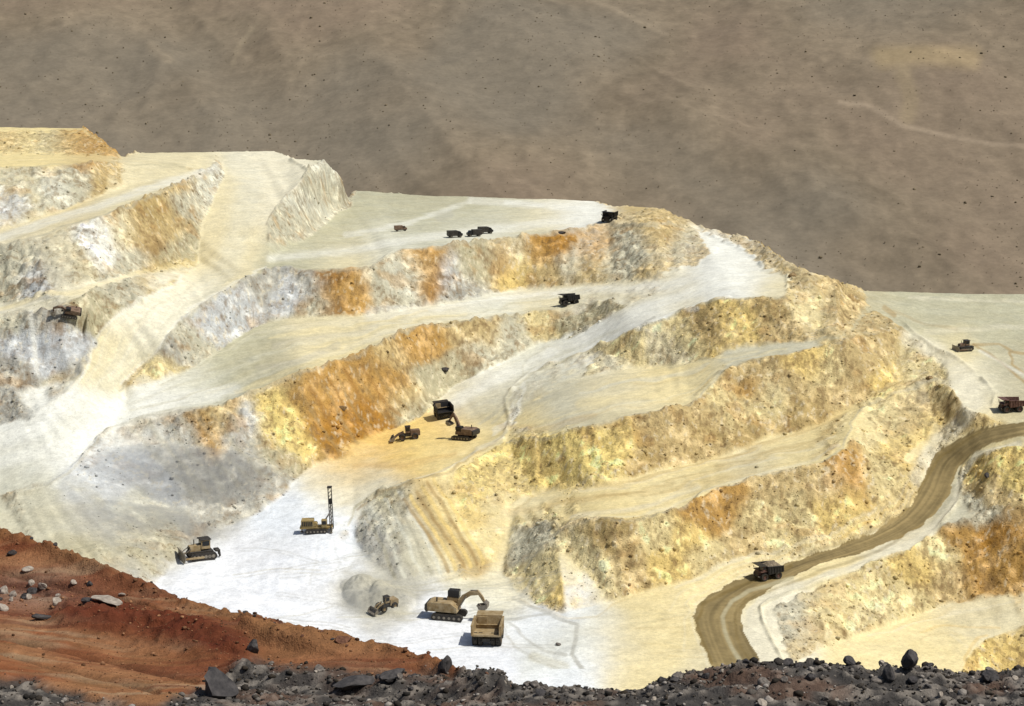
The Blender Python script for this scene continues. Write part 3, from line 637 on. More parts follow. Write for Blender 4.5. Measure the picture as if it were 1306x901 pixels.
# ------------------------------------------------------------------ dust raised by the machines, hanging over the lower slope
def dust_cloud(name, blobs, density):
    import bmesh
    m = bpy.data.materials.new(name); m.use_nodes = True; nt = m.node_tree
    nt.nodes.remove(nt.nodes['Principled BSDF'])
    v = nt.nodes.new('ShaderNodeVolumePrincipled'); v.inputs['Color'].default_value = (.90, .92, .94, 1); v.inputs['Density'].default_value = density; v.inputs['Anisotropy'].default_value = .2
    nt.links.new(v.outputs[0], nt.nodes['Material Output'].inputs['Volume'])
    for k, (px_, py_, z_, rx, ry, rz) in enumerate(blobs):
        bm = bmesh.new(); bmesh.ops.create_icosphere(bm, subdivisions=4, radius=1.0)
        c = unproj(px_, py_, z_)
        for q in bm.verts:
            n_ = 1 + .22 * float(fbm(np.array([q.co.x * 1.5 + k * 7]), np.array([q.co.y * 1.5]), np.array([q.co.z * 1.5]), 3, 400)[0])
            q.co = Vector((c[0] + q.co.x * rx * n_, c[1] + q.co.y * ry * n_, c[2] + q.co.z * rz * n_))
        me = bpy.data.meshes.new(name); bm.to_mesh(me); bm.free(); me.materials.append(m)
        o = bpy.data.objects.new(name, me); scene.collection.objects.link(o)
        o['kind'] = 'stuff'; o['label'] = DUST_LABEL[k % len(DUST_LABEL)] if name == 'dust' else 'grey dust'; o['category'] = 'dust'
DUST_LABEL = ['pale grey dust hanging over the slope at lower left', 'pale dust drifting along the foot of the grey slope', 'grey dust around the digging loader']
dust_cloud('dust', [(200, 612, 14, 34, 18, 9), (130, 680, 6, 28, 13, 8), (478, 765, 3, 8, 6, 3.2)], .042)

# ------------------------------------------------------------------ foreground: the look-out bank the photographer stands on
SIL = [(-200,560,124),(-60,648,119),(0,680,115),(60,697,112),(150,737,108),(250,777,104),(350,802,100),(480,827,95),(540,843,92),(600,862,87),(640,876,82),(700,880,80),(760,880,79),(800,880,79),(860,869,79),(920,857,78),(1000,850,78),(1080,846,78),(1130,852,78),(1180,860,78),(1240,868,78),(1306,855,78),(1500,850,78)]
FG = {
 'track_a': [(-200,640,118),(0,716,111.5),(150,760,106),(300,805,98.5),(450,838,93),(540,856,89.5)],
 'track_b': [(-200,740,104),(0,800,99),(150,838,95),(250,862,91.5),(330,878,88),(450,884,86),(600,892,82)],
 'mound': [(0,752,108.2),(80,764,106.4),(150,773,104.8),(220,790,102.2),(300,815,98.6),(322,826,97)],
 'mound_toe': [(0,790,100.8),(90,808,99.2),(200,834,96),(300,850,93.5)],
 'rubble': [(-200,850,88),(0,866,86.5),(60,872,86),(120,888,84),(200,898,82.5),(250,884,84),(330,848,90.5),(400,856,88.5),(480,862,87),(560,868,85)],
 'low': [(-200,930,76),(0,930,76),(300,930,75.5),(653,925,73),(1000,915,71.5),(1306,915,71),(1500,915,71)],
}
fp_, fz_, fe_ = [], [], []
for nm, ln in [('sil', SIL)] + list(FG.items()):
    b = len(fp_)
    for i, (x, y, Yd) in enumerate(ln):
        q = unproj_y(x, y, Yd); fp_.append(Vector((q[0], q[1]))); fz_.append(q[2])
        if i: fe_.append((b + i - 1, b + i))
# the same ground carried on beyond the frame: up to the photographer's feet and down the outer slope
silw = [unproj_y(*p) for p in SIL]
for k, (x, y, z) in enumerate(silw):
    for dY, dz in ((9, -4.5), (60, -46), (170, -130)):
        fp_.append(Vector((x * (1 + dY / y), y + dY))); fz_.append(z + dz)
for x in np.linspace(-60, 60, 13):
    for y, z in ((50, 121.0 + 0.2 * math.sin(x)), (25, 130), (8, 136.2), (2, 138.1), (-30, 138.4)):
        fp_.append(Vector((float(x), y))); fz_.append(z)
for x in (-170, 170):
    for y, z in ((-30, 138.4), (60, 119), (110, 108), (180, 52), (260, -20)):
        fp_.append(Vector((float(x), y))); fz_.append(z)
fv, _, ff2, fov, _, _ = delaunay_2d_cdt(fp_, fe_, [], 0, 0.01)
fzz = [float(np.mean([fz_[k] for k in fov[i]])) if fov[i] else 110.0 for i in range(len(fv))]
gx = np.concatenate([np.linspace(-168, -34, 60)[:-1], np.arange(-34, 30, .11), np.linspace(30, 168, 60)[1:]])
gy = np.concatenate([np.linspace(-28, 62, 40)[:-1], np.arange(62, 122, .12), np.linspace(122, 255, 60)[1:]])
GX, GY = np.meshgrid(gx, gy)
GZ = np.full(GX.shape, np.nan)
for f in ff2:
    a, b, c = f[:3]; p, q, r = fv[a], fv[b], fv[c]
    det = (q.x - p.x) * (r.y - p.y) - (r.x - p.x) * (q.y - p.y)
    if abs(det) < 1e-9: continue
    i0, i1 = np.searchsorted(gx, [min(p.x, q.x, r.x) - 1e-9, max(p.x, q.x, r.x) + 1e-9]); j0, j1 = np.searchsorted(gy, [min(p.y, q.y, r.y) - 1e-9, max(p.y, q.y, r.y) + 1e-9])
    if i1 <= i0 or j1 <= j0: continue
    A, B = GX[j0:j1, i0:i1], GY[j0:j1, i0:i1]
    l1 = ((q.x - A) * (r.y - B) - (r.x - A) * (q.y - B)) / det; l2 = ((r.x - A) * (p.y - B) - (p.x - A) * (r.y - B)) / det; l3 = 1 - l1 - l2
    m = (l1 > -1e-6) & (l2 > -1e-6) & (l3 > -1e-6)
    GZ[j0:j1, i0:i1][m] = (l1 * fzz[a] + l2 * fzz[b] + l3 * fzz[c])[m]
GZ = np.where(np.isnan(GZ), 100, GZ)
GZ = blur(GZ, 4)
fpx, fpy = project(GX, GY, GZ); fpx = fpx.astype(np.float32); fpy = fpy.astype(np.float32)
# rubble zone = nearer than the rubble line on the left, the whole bank on the right
rub_line = np.interp(fpx, [-200,0,60,120,200,250,330,400,480,560,600,640,1500], [846,860,868,884,896,878,842,848,852,858,858,860,800])
rubm = sstep(-5, 6, fpy - rub_line + 5 * vnoise(GX / 1.2, GY / 1.2, None, 301)) * (GY < 125)
f1 = fbm(GX / 2.4, GY / 2.4, None, 5, 303); f2 = fbm(GX / .55, GY / .55, None, 3, 305); f3 = fbm(GX / .9, GY / .9, None, 3, 306, ridged=True)
mo_d, _ = seg_dist(fpx, fpy, [(90,785),(160,795),(230,812),(305,832)])
mound_k = np.exp(-(mo_d / 24) ** 2)
sil_d, _ = seg_dist(fpx, fpy, [(p[0], p[1]) for p in SIL[:11]])
berm_k = np.exp(-(sil_d / 9) ** 2)
GZ = GZ + .16 * f1 + .05 * f2 + rubm * (-.30 * (1 - sstep(560, 680, fpx)) + .22 * f1 + .22 * f3 + .16 * f2) + mound_k * (.5 + .35 * f3 + .2 * f1) + berm_k * (.25 + .3 * f3)
# wheel ruts
rut = np.zeros(GX.shape, np.float32)
for pts in ([(-100,690),(0,728),(90,752),(160,772),(240,792)], [(-100,704),(0,742),(60,757)], [(-100,775),(0,812),(120,838),(250,868)], [(-100,795),(0,832),(100,856),(200,880)]):
    d, _ = seg_dist(fpx, fpy, pts); rut = np.maximum(rut, np.exp(-(d / 3.2) ** 2))
GZ -= .22 * rut
red = np.array((.25, .092, .038)); redd = np.array((.115, .030, .014)); och = np.array((.32, .155, .07)); tan = np.array((.38, .27, .16)); gry = np.array((.062, .057, .052)); grl = np.array((.22, .195, .165)); brn = np.array((.20, .10, .04))
fc = red + (och - red) * sstep(-.2, .4, fbm(GX / 6, GY / 1.6 + GX / 8, None, 4, 311))[..., None]
fc = fc + (tan - fc) * (sstep(.1, .5, fbm(GX / 8, GY / 1.2 + GX / 6, None, 4, 313)) * .6)[..., None]
fc = fc + (brn - fc) * (sstep(.0, .4, fbm(GX / 3, GY / 1.3, None, 4, 317)) * .5)[..., None]
fc = fc + (och * .9 - fc) * (np.exp(-((fpx - 430) / 160) ** 2) * (fpy > 780) * .6)[..., None]
fc = fc + (brn - fc) * (np.clip(berm_k, 0, 1) * .55)[..., None]
fc = fc + (redd - fc) * (np.clip(mound_k * 1.3, 0, 1) * (.85 + .25 * f1))[..., None]
gp = np.exp(-((fpx - 40) / 75) ** 2 - ((fpy - 755) / 26) ** 2)
fc = fc + (np.array((.24, .17, .13)) - fc) * np.clip(gp * .7, 0, 1)[..., None]
fc = fc + (redd * 1.15 - fc) * (sstep(.05, .4, fbm(GX / 9 + GY / 5, GY / 1.1 + GX / 5, None, 3, 331)) * .6 * (1 - rubm))[..., None]
fc = fc * (1 - .35 * rut[..., None]) * (1 + .25 * f2[..., None])
rc2 = gry + (grl - gry) * sstep(0, .5, f2)[..., None]
rc2 = rc2 + (np.array((.16, .085, .05)) - rc2) * (sstep(.1, .5, fbm(GX / 3, GY / 3, None, 3, 321)) * .5)[..., None]
fc = fc + (rc2 - fc) * rubm[..., None]
M_bank = ground_material('red_soil', (3.0, 11.0), .16, .5)
bank = grid_mesh('bank', GX, GY, GZ, np.clip(fc, .01, .7), None, M_bank)

# ------------------------------------------------------------------ object helpers
def paint(name, rgb, rough=.7, var=.35, scale=1.2, dust=None, metal=0.0):
    m = bpy.data.materials.new(name); m.use_nodes = True
    nt = m.node_tree; b = nt.nodes['Principled BSDF']
    b.inputs['Roughness'].default_value = rough; b.inputs['Metallic'].default_value = metal
    b.inputs['Specular IOR Level'].default_value = .3
    tc = nt.nodes.new('ShaderNodeTexCoord')
    n = nt.nodes.new('ShaderNodeTexNoise'); n.inputs['Scale'].default_value = scale; n.inputs['Detail'].default_value = 6; n.inputs['Roughness'].default_value = .65
    nt.links.new(tc.outputs['Object'], n.inputs['Vector'])
    r = nt.nodes.new('ShaderNodeValToRGB')
    r.color_ramp.elements[0].position = .3; r.color_ramp.elements[1].position = .72
    lo = [c * (1 - var) for c in rgb]; hi = [min(.9, c * (1 + var)) for c in rgb]
    if dust: hi = dust
    r.color_ramp.elements[0].color = (*lo, 1); r.color_ramp.elements[1].color = (*hi, 1)
    nt.links.new(n.outputs['Fac'], r.inputs['Fac']); nt.links.new(r.outputs['Color'], b.inputs['Base Color'])
    bp = nt.nodes.new('ShaderNodeBump'); bp.inputs['Strength'].default_value = .25; bp.inputs['Distance'].default_value = .1
    nt.links.new(n.outputs['Fac'], bp.inputs['Height']); nt.links.new(bp.outputs['Normal'], b.inputs['Normal'])
    return m

MT = dict(yellow=paint('dusty_yellow_paint', (.36, .23, .045), .6, .3, .9, (.42, .34, .18)),
          tan=paint('dusty_tan_paint', (.31, .20, .07), .65, .3, .9, (.45, .36, .22)),
          brown=paint('dusty_brown_paint', (.13, .07, .04), .7, .3, .9, (.27, .19, .13)),
          maroon=paint('dusty_maroon_paint', (.10, .035, .025), .6, .3, .9, (.22, .13, .10)),
          dark=paint('dark_steel', (.022, .02, .018), .55, .4, 1.5, (.06, .052, .042)),
          black=paint('black_paint', (.010, .010, .012), .45, .3, 1.5, (.03, .028, .026)),
          tyre=paint('tyre_rubber', (.02, .019, .018), .9, .3, 2.0, (.075, .065, .05)),
          glass=paint('dark_cab_glass', (.012, .014, .016), .12, .2, .6),
          steel=paint('worn_steel', (.20, .18, .15), .45, .3, 2.0, (.32, .28, .22), .4),
          white=paint('dusty_white_paint', (.55, .53, .48), .5, .15, 1.0),
          load=paint('loaded_ore', (.17, .13, .09), .95, .5, 1.4, (.36, .29, .19)))

class MB:
    """collects solid pieces and links them as one mesh"""
    def __init__(s): s.v = []; s.f = []
    def add(s, vs, fs):
        b = len(s.v); s.v += [tuple(v) for v in vs]; s.f += [tuple(b + i for i in f) for f in fs]
        return s
    def box(s, c, d, ry=0.0, rz=0.0, ch=0.05):
        x, y, z = d[0] / 2, d[1] / 2, d[2] / 2
        k = min(ch, x * .4, y * .4, z * .4)
        pts = []
        for zz, q in ((-z, k), (-z + k, 0), (z - k, 0), (z, k)):
            for sx, sy in ((-1, -1), (1, -1), (1, 1), (-1, 1)):
                pts.append(Vector((sx * (x - q), sy * (y - q), zz)))
        m = Matrix.Translation(c) @ Matrix.Rotation(rz, 4, 'Z') @ Matrix.Rotation(ry, 4, 'Y')
        fs = [(3, 2, 1, 0), (12, 13, 14, 15)]
        for l in range(3):
            for i in range(4):
                a, b2 = l * 4 + i, l * 4 + (i + 1) % 4
                fs.append((a, b2, b2 + 4, a + 4))
        return s.add([m @ p for p in pts], fs)
    def prism(s, prof, y0, y1):
        n = len(prof)
        vs = [Vector((p[0], y0, p[1])) for p in prof] + [Vector((p[0], y1, p[1])) for p in prof]
        fs = [tuple(range(n)), tuple(range(2 * n - 1, n - 1, -1))]
        for i in range(n):
            j = (i + 1) % n
            fs.append((i, i + n, j + n, j))
        return s.add(vs, fs)
    def cyl(s, p0, p1, r0, r1=None, n=14, cap=True):
        p0, p1 = Vector(p0), Vector(p1); r1 = r0 if r1 is None else r1
        d = (p1 - p0).normalized()
        a = d.cross(Vector((0, 0, 1)) if abs(d.z) < .9 else Vector((1, 0, 0))).normalized(); b = d.cross(a)
        vs = []
        for p, r in ((p0, r0), (p1, r1)):
            for i in range(n):
                t = 2 * math.pi * i / n
                vs.append(p + (a * math.cos(t) + b * math.sin(t)) * r)
        fs = [(i, (i + 1) % n, (i + 1) % n + n, i + n) for i in range(n)]
        if cap: fs += [tuple(range(n - 1, -1, -1)), tuple(range(n, 2 * n))]
        return s.add(vs, fs)
    def lathe(s, prof, cx, cz, n=22):
        """profile (radius, y) turned about the wheel axle at (cx, *, cz)"""
        vs = []; m = len(prof)
        for i in range(n):
            t = 2 * math.pi * i / n
            for r, y in prof: vs.append((cx + r * math.cos(t), y, cz + r * math.sin(t)))
        fs = []
        for i in range(n):
            for k in range(m - 1):
                a = i * m + k; b = ((i + 1) % n) * m + k
                fs.append((a, b, b + 1, a + 1))
        return s.add(vs, fs)
    def beam(s, pts, w, hs):
        """bent box beam through (x, z) points, depth hs per point, width w"""
        top, bot = [], []
        for i, (x, z) in enumerate(pts):
            a = pts[max(0, i - 1)]; b = pts[min(len(pts) - 1, i + 1)]
            d = Vector((b[0] - a[0], b[1] - a[1])).normalized(); nrm = Vector((-d.y, d.x)) * hs[i] / 2
            top.append((x + nrm.x, z + nrm.y)); bot.append((x - nrm.x, z - nrm.y))
        n = len(pts)
        for i in range(n - 1):
            s.prism([bot[i], bot[i + 1], top[i + 1], top[i]], -w / 2, w / 2)
        return s
    def build(s, name, mat, parent=None):
        me = bpy.data.meshes.new(name); me.from_pydata(s.v, [], s.f); me.update()
        import bmesh
        bm = bmesh.new(); bm.from_mesh(me); bmesh.ops.recalc_face_normals(bm, faces=bm.faces); bm.to_mesh(me); bm.free()
        me.materials.append(mat)
        o = bpy.data.objects.new(name, me); scene.collection.objects.link(o)
        if parent: o.parent = parent
        return o

def empty(name, label, cat, group=None):
    o = bpy.data.objects.new(name, None); scene.collection.objects.link(o)
    o.empty_display_size = .5
    o['label'] = label; o['category'] = cat
    if group: o['group'] = group
    return o

def copy_tree(o, parent=None):
    c = o.copy(); scene.collection.objects.link(c)
    if parent: c.parent = parent
    for ch in list(o.children): copy_tree(ch, c)
    return c

bpy.context.view_layer.update()
deps = bpy.context.evaluated_depsgraph_get()
DUST = {o.name for o in scene.objects if o.name.startswith('dust')}
def cast(org, d):
    for _ in range(12):
        ok, loc, nor, idx, ob, m = scene.ray_cast(deps, org, d)
        if not ok or ob.name not in DUST: break
        org = loc + d * .01
    return ok, loc, nor
def hit(px, py):
    d = Vector(ray(px, py)).normalized()
    ok, loc, nor = cast(Vector((0, 0, CAMZ)), d)
    return (loc, nor) if ok else (Vector(unproj(px, py, 0)), Vector((0, 0, 1)))

def put(o, px, py, yaw, scale=1.0, sink=0.05, tilt=True):
    """stand a thing on the ground where it is seen; yaw 0 = facing right, 90 = away from the look-out"""
    loc, nor = hit(px, py)
    # average the ground under it
    ns = Vector((0, 0, 0)); zs = []
    for dx, dy in ((0, 0), (2.5, 0), (-2.5, 0), (0, 2.5), (0, -2.5)):
        ok, l2, n2 = cast(Vector((loc.x + dx, loc.y + dy, 200)), Vector((0, 0, -1)))
        if ok: ns += n2; zs.append(l2.z)
    up = ns.normalized() if tilt else Vector((0, 0, 1))
    up = (up + Vector((0, 0, 1.0))).normalized()
    z = float(np.mean(zs)) if zs else loc.z
    fw = Vector((math.cos(R(yaw)), math.sin(R(yaw)), 0)); lf = up.cross(fw).normalized(); fw = lf.cross(up)
    m = Matrix((fw, lf, up)).transposed().to_4x4()
    o.matrix_world = Matrix.Translation((loc.x, loc.y, max(z, loc.z - .3) - sink)) @ m @ Matrix.Scale(scale, 4)
    return o

def wheel(parent, x, y, r, w, rim_mat, out):
    h = w / 2
    t = MB().lathe([(r * .52, y - h * .8), (r * .80, y - h), (r * .95, y - h * .92), (r, y - h * .6), (r, y + h * .6), (r * .95, y + h * .92), (r * .80, y + h), (r * .52, y + h * .8)], x, r)
    for i in range(22):
        a = 2 * math.pi * i / 22
        t.box((x + r * 1.0 * math.cos(a), y, r + r * 1.0 * math.sin(a)), (r * .07, w * .86, r * .12), ry=-a, ch=.01)
    w_ = t.build('wheel', MT['tyre'], parent)
    rm = MB().lathe([(0.001, y + out * h * .35), (r * .22, y + out * h * .55), (r * .24, y + out * h * .3), (r * .46, y + out * h * .25), (r * .54, y + out * h * .84), (r * .54, y - out * h * .8), (.001, y - out * h * .8)], x, r)
    rm.build('rim', rim_mat, w_)

# ------------------------------------------------------------------ haul truck
def haul_truck(label, group, body='tan', bed='tan', loaded=False):
    t = empty('haul_truck', label, 'truck', group)
    MB().box((0.1, 0, 1.55), (8.6, 1.7, .7)).box((4.0, 0, 1.35), (1.1, 4.2, .55)).box((-2.6, 0, 1.35), (.7, 4.6, .8)).build('chassis', MT['dark'], t)
    MB().box((3.3, 0, 2.45), (2.0, 2.5, 1.5)).box((2.6, 0, 3.28), (3.1, 5.3, .18)).build('hood', MT[body], t)
    g = MB()
    for k in range(7): g.box((4.33, 0, 1.9 + k * .18), (.08, 2.1, .07), ch=.01)
    g.build('grille', MT['dark'], t)
    c = MB().box((2.35, 1.35, 4.15), (1.9, 1.9, 1.55)).build('cab', MT[body], t)
    MB().box((3.32, 1.35, 4.35), (.06, 1.6, .8), ch=.01).box((2.4, 2.32, 4.35), (1.4, .06, .75), ch=.01).box((2.4, .38, 4.35), (1.4, .06, .75), ch=.01).build('window', MT['glass'], c)
    for s in (-1, 1): MB().box((4.58, s * 1.7, 1.55), (.1, .55, .3), ch=.03).build('headlight', MT['white'], t)
    r = MB()
    for y in np.linspace(-2.55, .2, 6): r.cyl((4.1, y, 3.35), (4.1, y, 4.25), .03, n=6)
    for z in (3.8, 4.25): r.cyl((4.1, -2.55, z), (4.1, .2, z), .03, n=6)
    r.build('railing', MT[body], t)
    for s in (-1, 1):
        l = MB()
        l.cyl((4.75, s * 1.25 - .25, .7), (4.2, s * 1.25 - .25, 3.3), .035, n=6).cyl((4.75, s * 1.25 + .25, .7), (4.2, s * 1.25 + .25, 3.3), .035, n=6)
        for k in range(6): q = k / 5.5; l.cyl((4.75 - .55 * q, s * 1.25 - .25, .75 + 2.5 * q), (4.75 - .55 * q, s * 1.25 + .25, .75 + 2.5 * q), .03, n=6)
        l.build('ladder', MT[body], t)
    b = MB()
    b.prism([(-4.7, 2.45), (-4.2, 2.25), (1.35, 2.05), (1.55, 2.4), (-4.75, 2.75)], -2.75, 2.75)          # floor
    b.prism([(1.55, 2.1), (1.95, 5.0), (4.6, 5.25), (4.6, 5.4), (1.75, 5.2), (1.30, 2.3)], -2.75, 2.75)     # headboard and canopy
    for s in (-1, 1):
        b.prism([(-4.75, 2.5), (1.5, 2.1), (1.85, 5.05), (-4.5, 4.6)], s * 2.75, s * 3.0)
        for k in range(6): x = -4.2 + k * 1.08; b.box((x, s * 3.07, 3.5 + .04 * k), (.28, .22, 2.1), ch=.03)
        b.box((-1.4, s * 3.05, 4.78), (6.3, .3, .26), ry=-.07, ch=.04)
    bed_o = b.build('dump_body', MT[bed], t)
    if loaded:
        n = 14; vs = []; fs = []
        for i in range(n):
            for j in range(n):
                x = -4.2 + 5.7 * i / (n - 1); y = -2.7 + 5.4 * j / (n - 1)
                h = 4.45 + 1.25 * (1 - abs(2 * i / (n - 1) - 1) ** 2) * (1 - abs(2 * j / (n - 1) - 1) ** 2) + random.uniform(-.12, .12)
                vs.append((x, y, h))
        for i in range(n - 1):
            for j in range(n - 1): fs.append((i * n + j, (i + 1) * n + j, (i + 1) * n + j + 1, i * n + j + 1))
        MB().add(vs, fs).build('ore_load', MT['load'], t)
    for s in (-1, 1):
        wheel(t, 2.75, s * 2.35, 1.32, 1.0, MT[body], s)
        wheel(t, -2.6, s * 2.5, 1.32, 1.15, MT[body], s)
        wheel(t, -2.6, s * 1.32, 1.32, .95, MT[body], s)
        MB().cyl((-1.2, s * .8, 1.6), (.3, s * .8, 2.3), .16, n=10).build('hoist_cylinder', MT['steel'], t)
        MB().box((3.9, s * 2.75, 4.0), (.1, .3, .6), ch=.02).build('mirror', MT['dark'], t)
    return t

# ------------------------------------------------------------------ crawler tracks
def crawler(parent, y, L_, h, w, name='track'):
    r = h / 2
    prof = []
    for i in range(9): a = -math.pi / 2 + math.pi * i / 8; prof.append((L_ / 2 - r + r * math.cos(a), r + r * math.sin(a)))
    for i in range(9): a = math.pi / 2 + math.pi * i / 8; prof.append((-L_ / 2 + r + r * math.cos(a), r + r * math.sin(a)))
    m = MB().prism(prof, y - w / 2, y + w / 2)
    n = int(L_ / .35)
    for k in range(n):
        x = -L_ / 2 + r + (L_ - 2 * r) * k / (n - 1)
        for z in (0.0, h): m.box((x, y, z), (.1, w * 1.02, .12), ch=.01)
    tr = m.build(name, MT['dark'], parent)
    s = 1 if y > 0 else -1
    for k in range(6):
        x = -L_ / 2 + r + (L_ - 2 * r) * k / 5
        MB().cyl((x, y + s * (w / 2 - .02), r), (x, y + s * (w / 2 + .08), r), r * .42, n=12).build('roller', MT['steel'], tr)

# ------------------------------------------------------------------ hydraulic excavator
def excavator(label, paint_='tan', cabm='black', pose='dig', tall_cab=False):
    t = empty('excavator', label, 'excavator', 'excavators digging in the pit')
    for y in (-2.0, 2.0): crawler(t, y, 6.6, 1.35, .95)
    MB().box((0, 0, .95), (2.6, 3.2, .7)).cyl((0, 0, 1.2), (0, 0, 1.7), 1.25, n=20).build('undercarriage', MT['dark'], t)
    h = MB().prism([(-4.1, 1.75), (-4.3, 2.3), (-4.2, 3.35), (-3.6, 3.6), (.6, 3.6), (1.9, 2.7), (2.0, 1.7)], -2.0, 2.0)
    for k in range(5): h.box((-3.6 + k * .75, -2.03, 2.7), (.5, .08, .9), ch=.02)
    h.build('house', MT[paint_], t)
    MB().prism([(-4.45, 1.6), (-4.75, 2.1), (-4.7, 3.1), (-4.25, 3.3), (-4.1, 1.6)], -2.1, 2.1).build('counterweight', MT['dark'], t)
    ez = 1.4 if tall_cab else 0.0
    if tall_cab: MB().box((.6, 1.15, 3.9), (2.4, 1.7, 1.0)).build('cab_riser', MT[paint_], t)
    c = MB().box((.7, 1.15, 3.5 + ez), (2.3 if tall_cab else 1.9, 1.7, 1.7), ch=.12).build('cab', MT[cabm], t)
    MB().box((1.88, 1.15, 3.7 + ez), (.06, 1.4, 1.0), ch=.01).box((.7, 2.02, 3.75 + ez), (1.5, .06, .8), ch=.01).build('window', MT['glass'], c)
    MB().cyl((-2.4, -1.0, 3.6), (-2.4, -1.0, 4.5), .16, n=10).build('exhaust', MT['dark'], t)
    if pose == 'dig':
        P = [(1.6, 2.3), (3.1, 4.5), (4.9, 5.0), (6.6, 4.1)]; Q = [(6.9, 4.6), (6.3, 2.8), (5.7, 1.2)]; bk = (5.7, 1.0, -.4)
    elif pose == 'load':
        P = [(1.6, 2.3), (2.9, 4.6), (4.4, 5.6), (6.0, 5.7)]; Q = [(5.7, 6.3), (6.7, 5.0), (7.3, 4.0)]; bk = (7.3, 3.9, .3)
    elif pose == 'high':
        P = [(1.4, 2.3), (1.9, 4.6), (2.6, 6.4), (3.3, 7.7)]; Q = [(3.2, 8.2), (4.2, 6.9), (4.9, 5.8)]; bk = (4.9, 5.6, 0)
    else:
        P = [(1.6, 2.3), (3.4, 3.4), (5.0, 3.3), (6.4, 2.5)]; Q = [(6.7, 2.8), (6.6, 1.6), (6.3, .8)]; bk = (6.3, .6, -.3)
    bo = MB().beam(P, .75, [.9, 1.0, .9, .6]).build('boom', MT[paint_], t)
    bc = MB()
    for s in (-1, 1): bc.cyl((1.9, s * .6, 2.1), ((P[1][0] + P[2][0]) / 2, s * .6, (P[1][1] + P[2][1]) / 2), .13, n=8)
    bc.build('cylinder', MT['steel'], bo)
    st = MB().beam(Q, .5, [.5, .6, .45]).build('stick', MT[paint_], t)
    MB().cyl((P[2][0], 0, P[2][1] + .6), (Q[0][0], 0, Q[0][1]), .12, n=8).build('cylinder', MT['steel'], st)
    x, z, a = bk
    pr = [(.1, .2), (.9, -.1), (1.1, -1.0), (.5, -1.7), (-.5, -1.75), (-1.0, -1.2), (-.85, -1.2), (-.4, -1.5), (.4, -1.45), (.85, -.95), (.65, -.2), (0, -.05)]
    pr = [(x + p * math.cos(a) + q * math.sin(a), z - p * math.sin(a) + q * math.cos(a) + .2) for p, q in pr]
    b = MB().prism(pr, -.95, .95)
    sd = pr[1:6]
    for s in (-1, 1): b.prism(sd, s * .95, s * 1.05)
    for k in range(5): b.box((pr[5][0], -.8 + k * .4, pr[5][1]), (.4, .14, .12), ch=.01)
    b.build('bucket', MT['steel'], t)
    return t

# ------------------------------------------------------------------ crawler drill rig
def drill_rig(label):
    t = empty('drill_rig', label, 'drill rig')
    for y in (-1.55, 1.55): crawler(t, y, 6.0, 1.2, .75)
    MB().box((0, 0, 1.45), (9.0, 2.6, .45)).build('deck', MT['yellow'], t)
    e = MB().box((-2.3, 0, 2.7), (3.4, 2.5, 2.0)).build('engine_housing', MT['yellow'], t)
    v = MB()
    for k in range(6): v.box((-3.6 + k * .5, -1.28, 2.7), (.32, .08, 1.3), ch=.01)
    v.box((-4.03, 0, 2.7), (.1, 1.9, 1.5), ch=.02).build('radiator_grille', MT['dark'], e)
    MB().cyl((-.2, .7, 2.3), (-.2, -1.0, 2.3), .6, n=14).build('air_tank', MT['yellow'], t)
    c = MB().box((2.3, -.75, 2.7), (1.5, 1.4, 2.1), ch=.1).build('cab', MT['yellow'], t)
    MB().box((3.08, -.75, 2.95), (.06, 1.1, 1.0), ch=.01).box((2.3, -1.48, 2.95), (1.1, .06, 1.0), ch=.01).build('window', MT['glass'], c)
    m = MB()
    x0, z0, z1 = 4.2, .8, 12.6
    for sx in (-.45, .45):
        for sy in (-.5, .5): m.box((x0 + sx, sy, (z0 + z1) / 2), (.16, .16, z1 - z0), ch=.02)
    for k in range(11):
        z = z0 + .6 + k * 1.05
        for s in (-1, 1):
            m.cyl((x0 - .45, s * .5, z), (x0 + .45, s * .5, z + 1.0), .05, n=6)
            m.cyl((x0 + s * .45, -.5, z), (x0 + s * .45, .5, z + 1.0), .05, n=6)
    ms = m.build('mast', MT['dark'], t)
    MB().box((x0, 0, z1 + .15), (1.3, 1.3, .35)).build('crown', MT['dark'], ms)
    MB().cyl((x0, 0, .1), (x0, 0, 9.5), .17, n=10).build('drill_rod', MT['steel'], ms)
    MB().box((x0, 0, 8.6), (.85, .85, 1.3)).build('rotary_head', MT['dark'], ms)
    for s in (-1, 1): MB().cyl((1.4, s * .9, 1.7), (3.8, s * .5, 5.2), .13, n=8).build('brace', MT['steel'], t)
    for px_, py_ in ((4.1, -1.4), (4.1, 1.4), (-4.1, 0)):
        j = MB().cyl((px_, py_, .25), (px_, py_, 2.2), .16, n=10).build('levelling_jack', MT['dark'], t)
        MB().cyl((px_, py_, .02), (px_, py_, .25), .42, n=14).build('foot', MT['steel'], j)
    r = MB()
    for x in np.linspace(-.6, 1.4, 4): r.cyl((x, -1.25, 1.65), (x, -1.25, 2.7), .03, n=6)
    for z in (2.2, 2.7): r.cyl((-.6, -1.25, z), (1.4, -1.25, z), .03, n=6)
    r.build('railing', MT['yellow'], t)
    return t

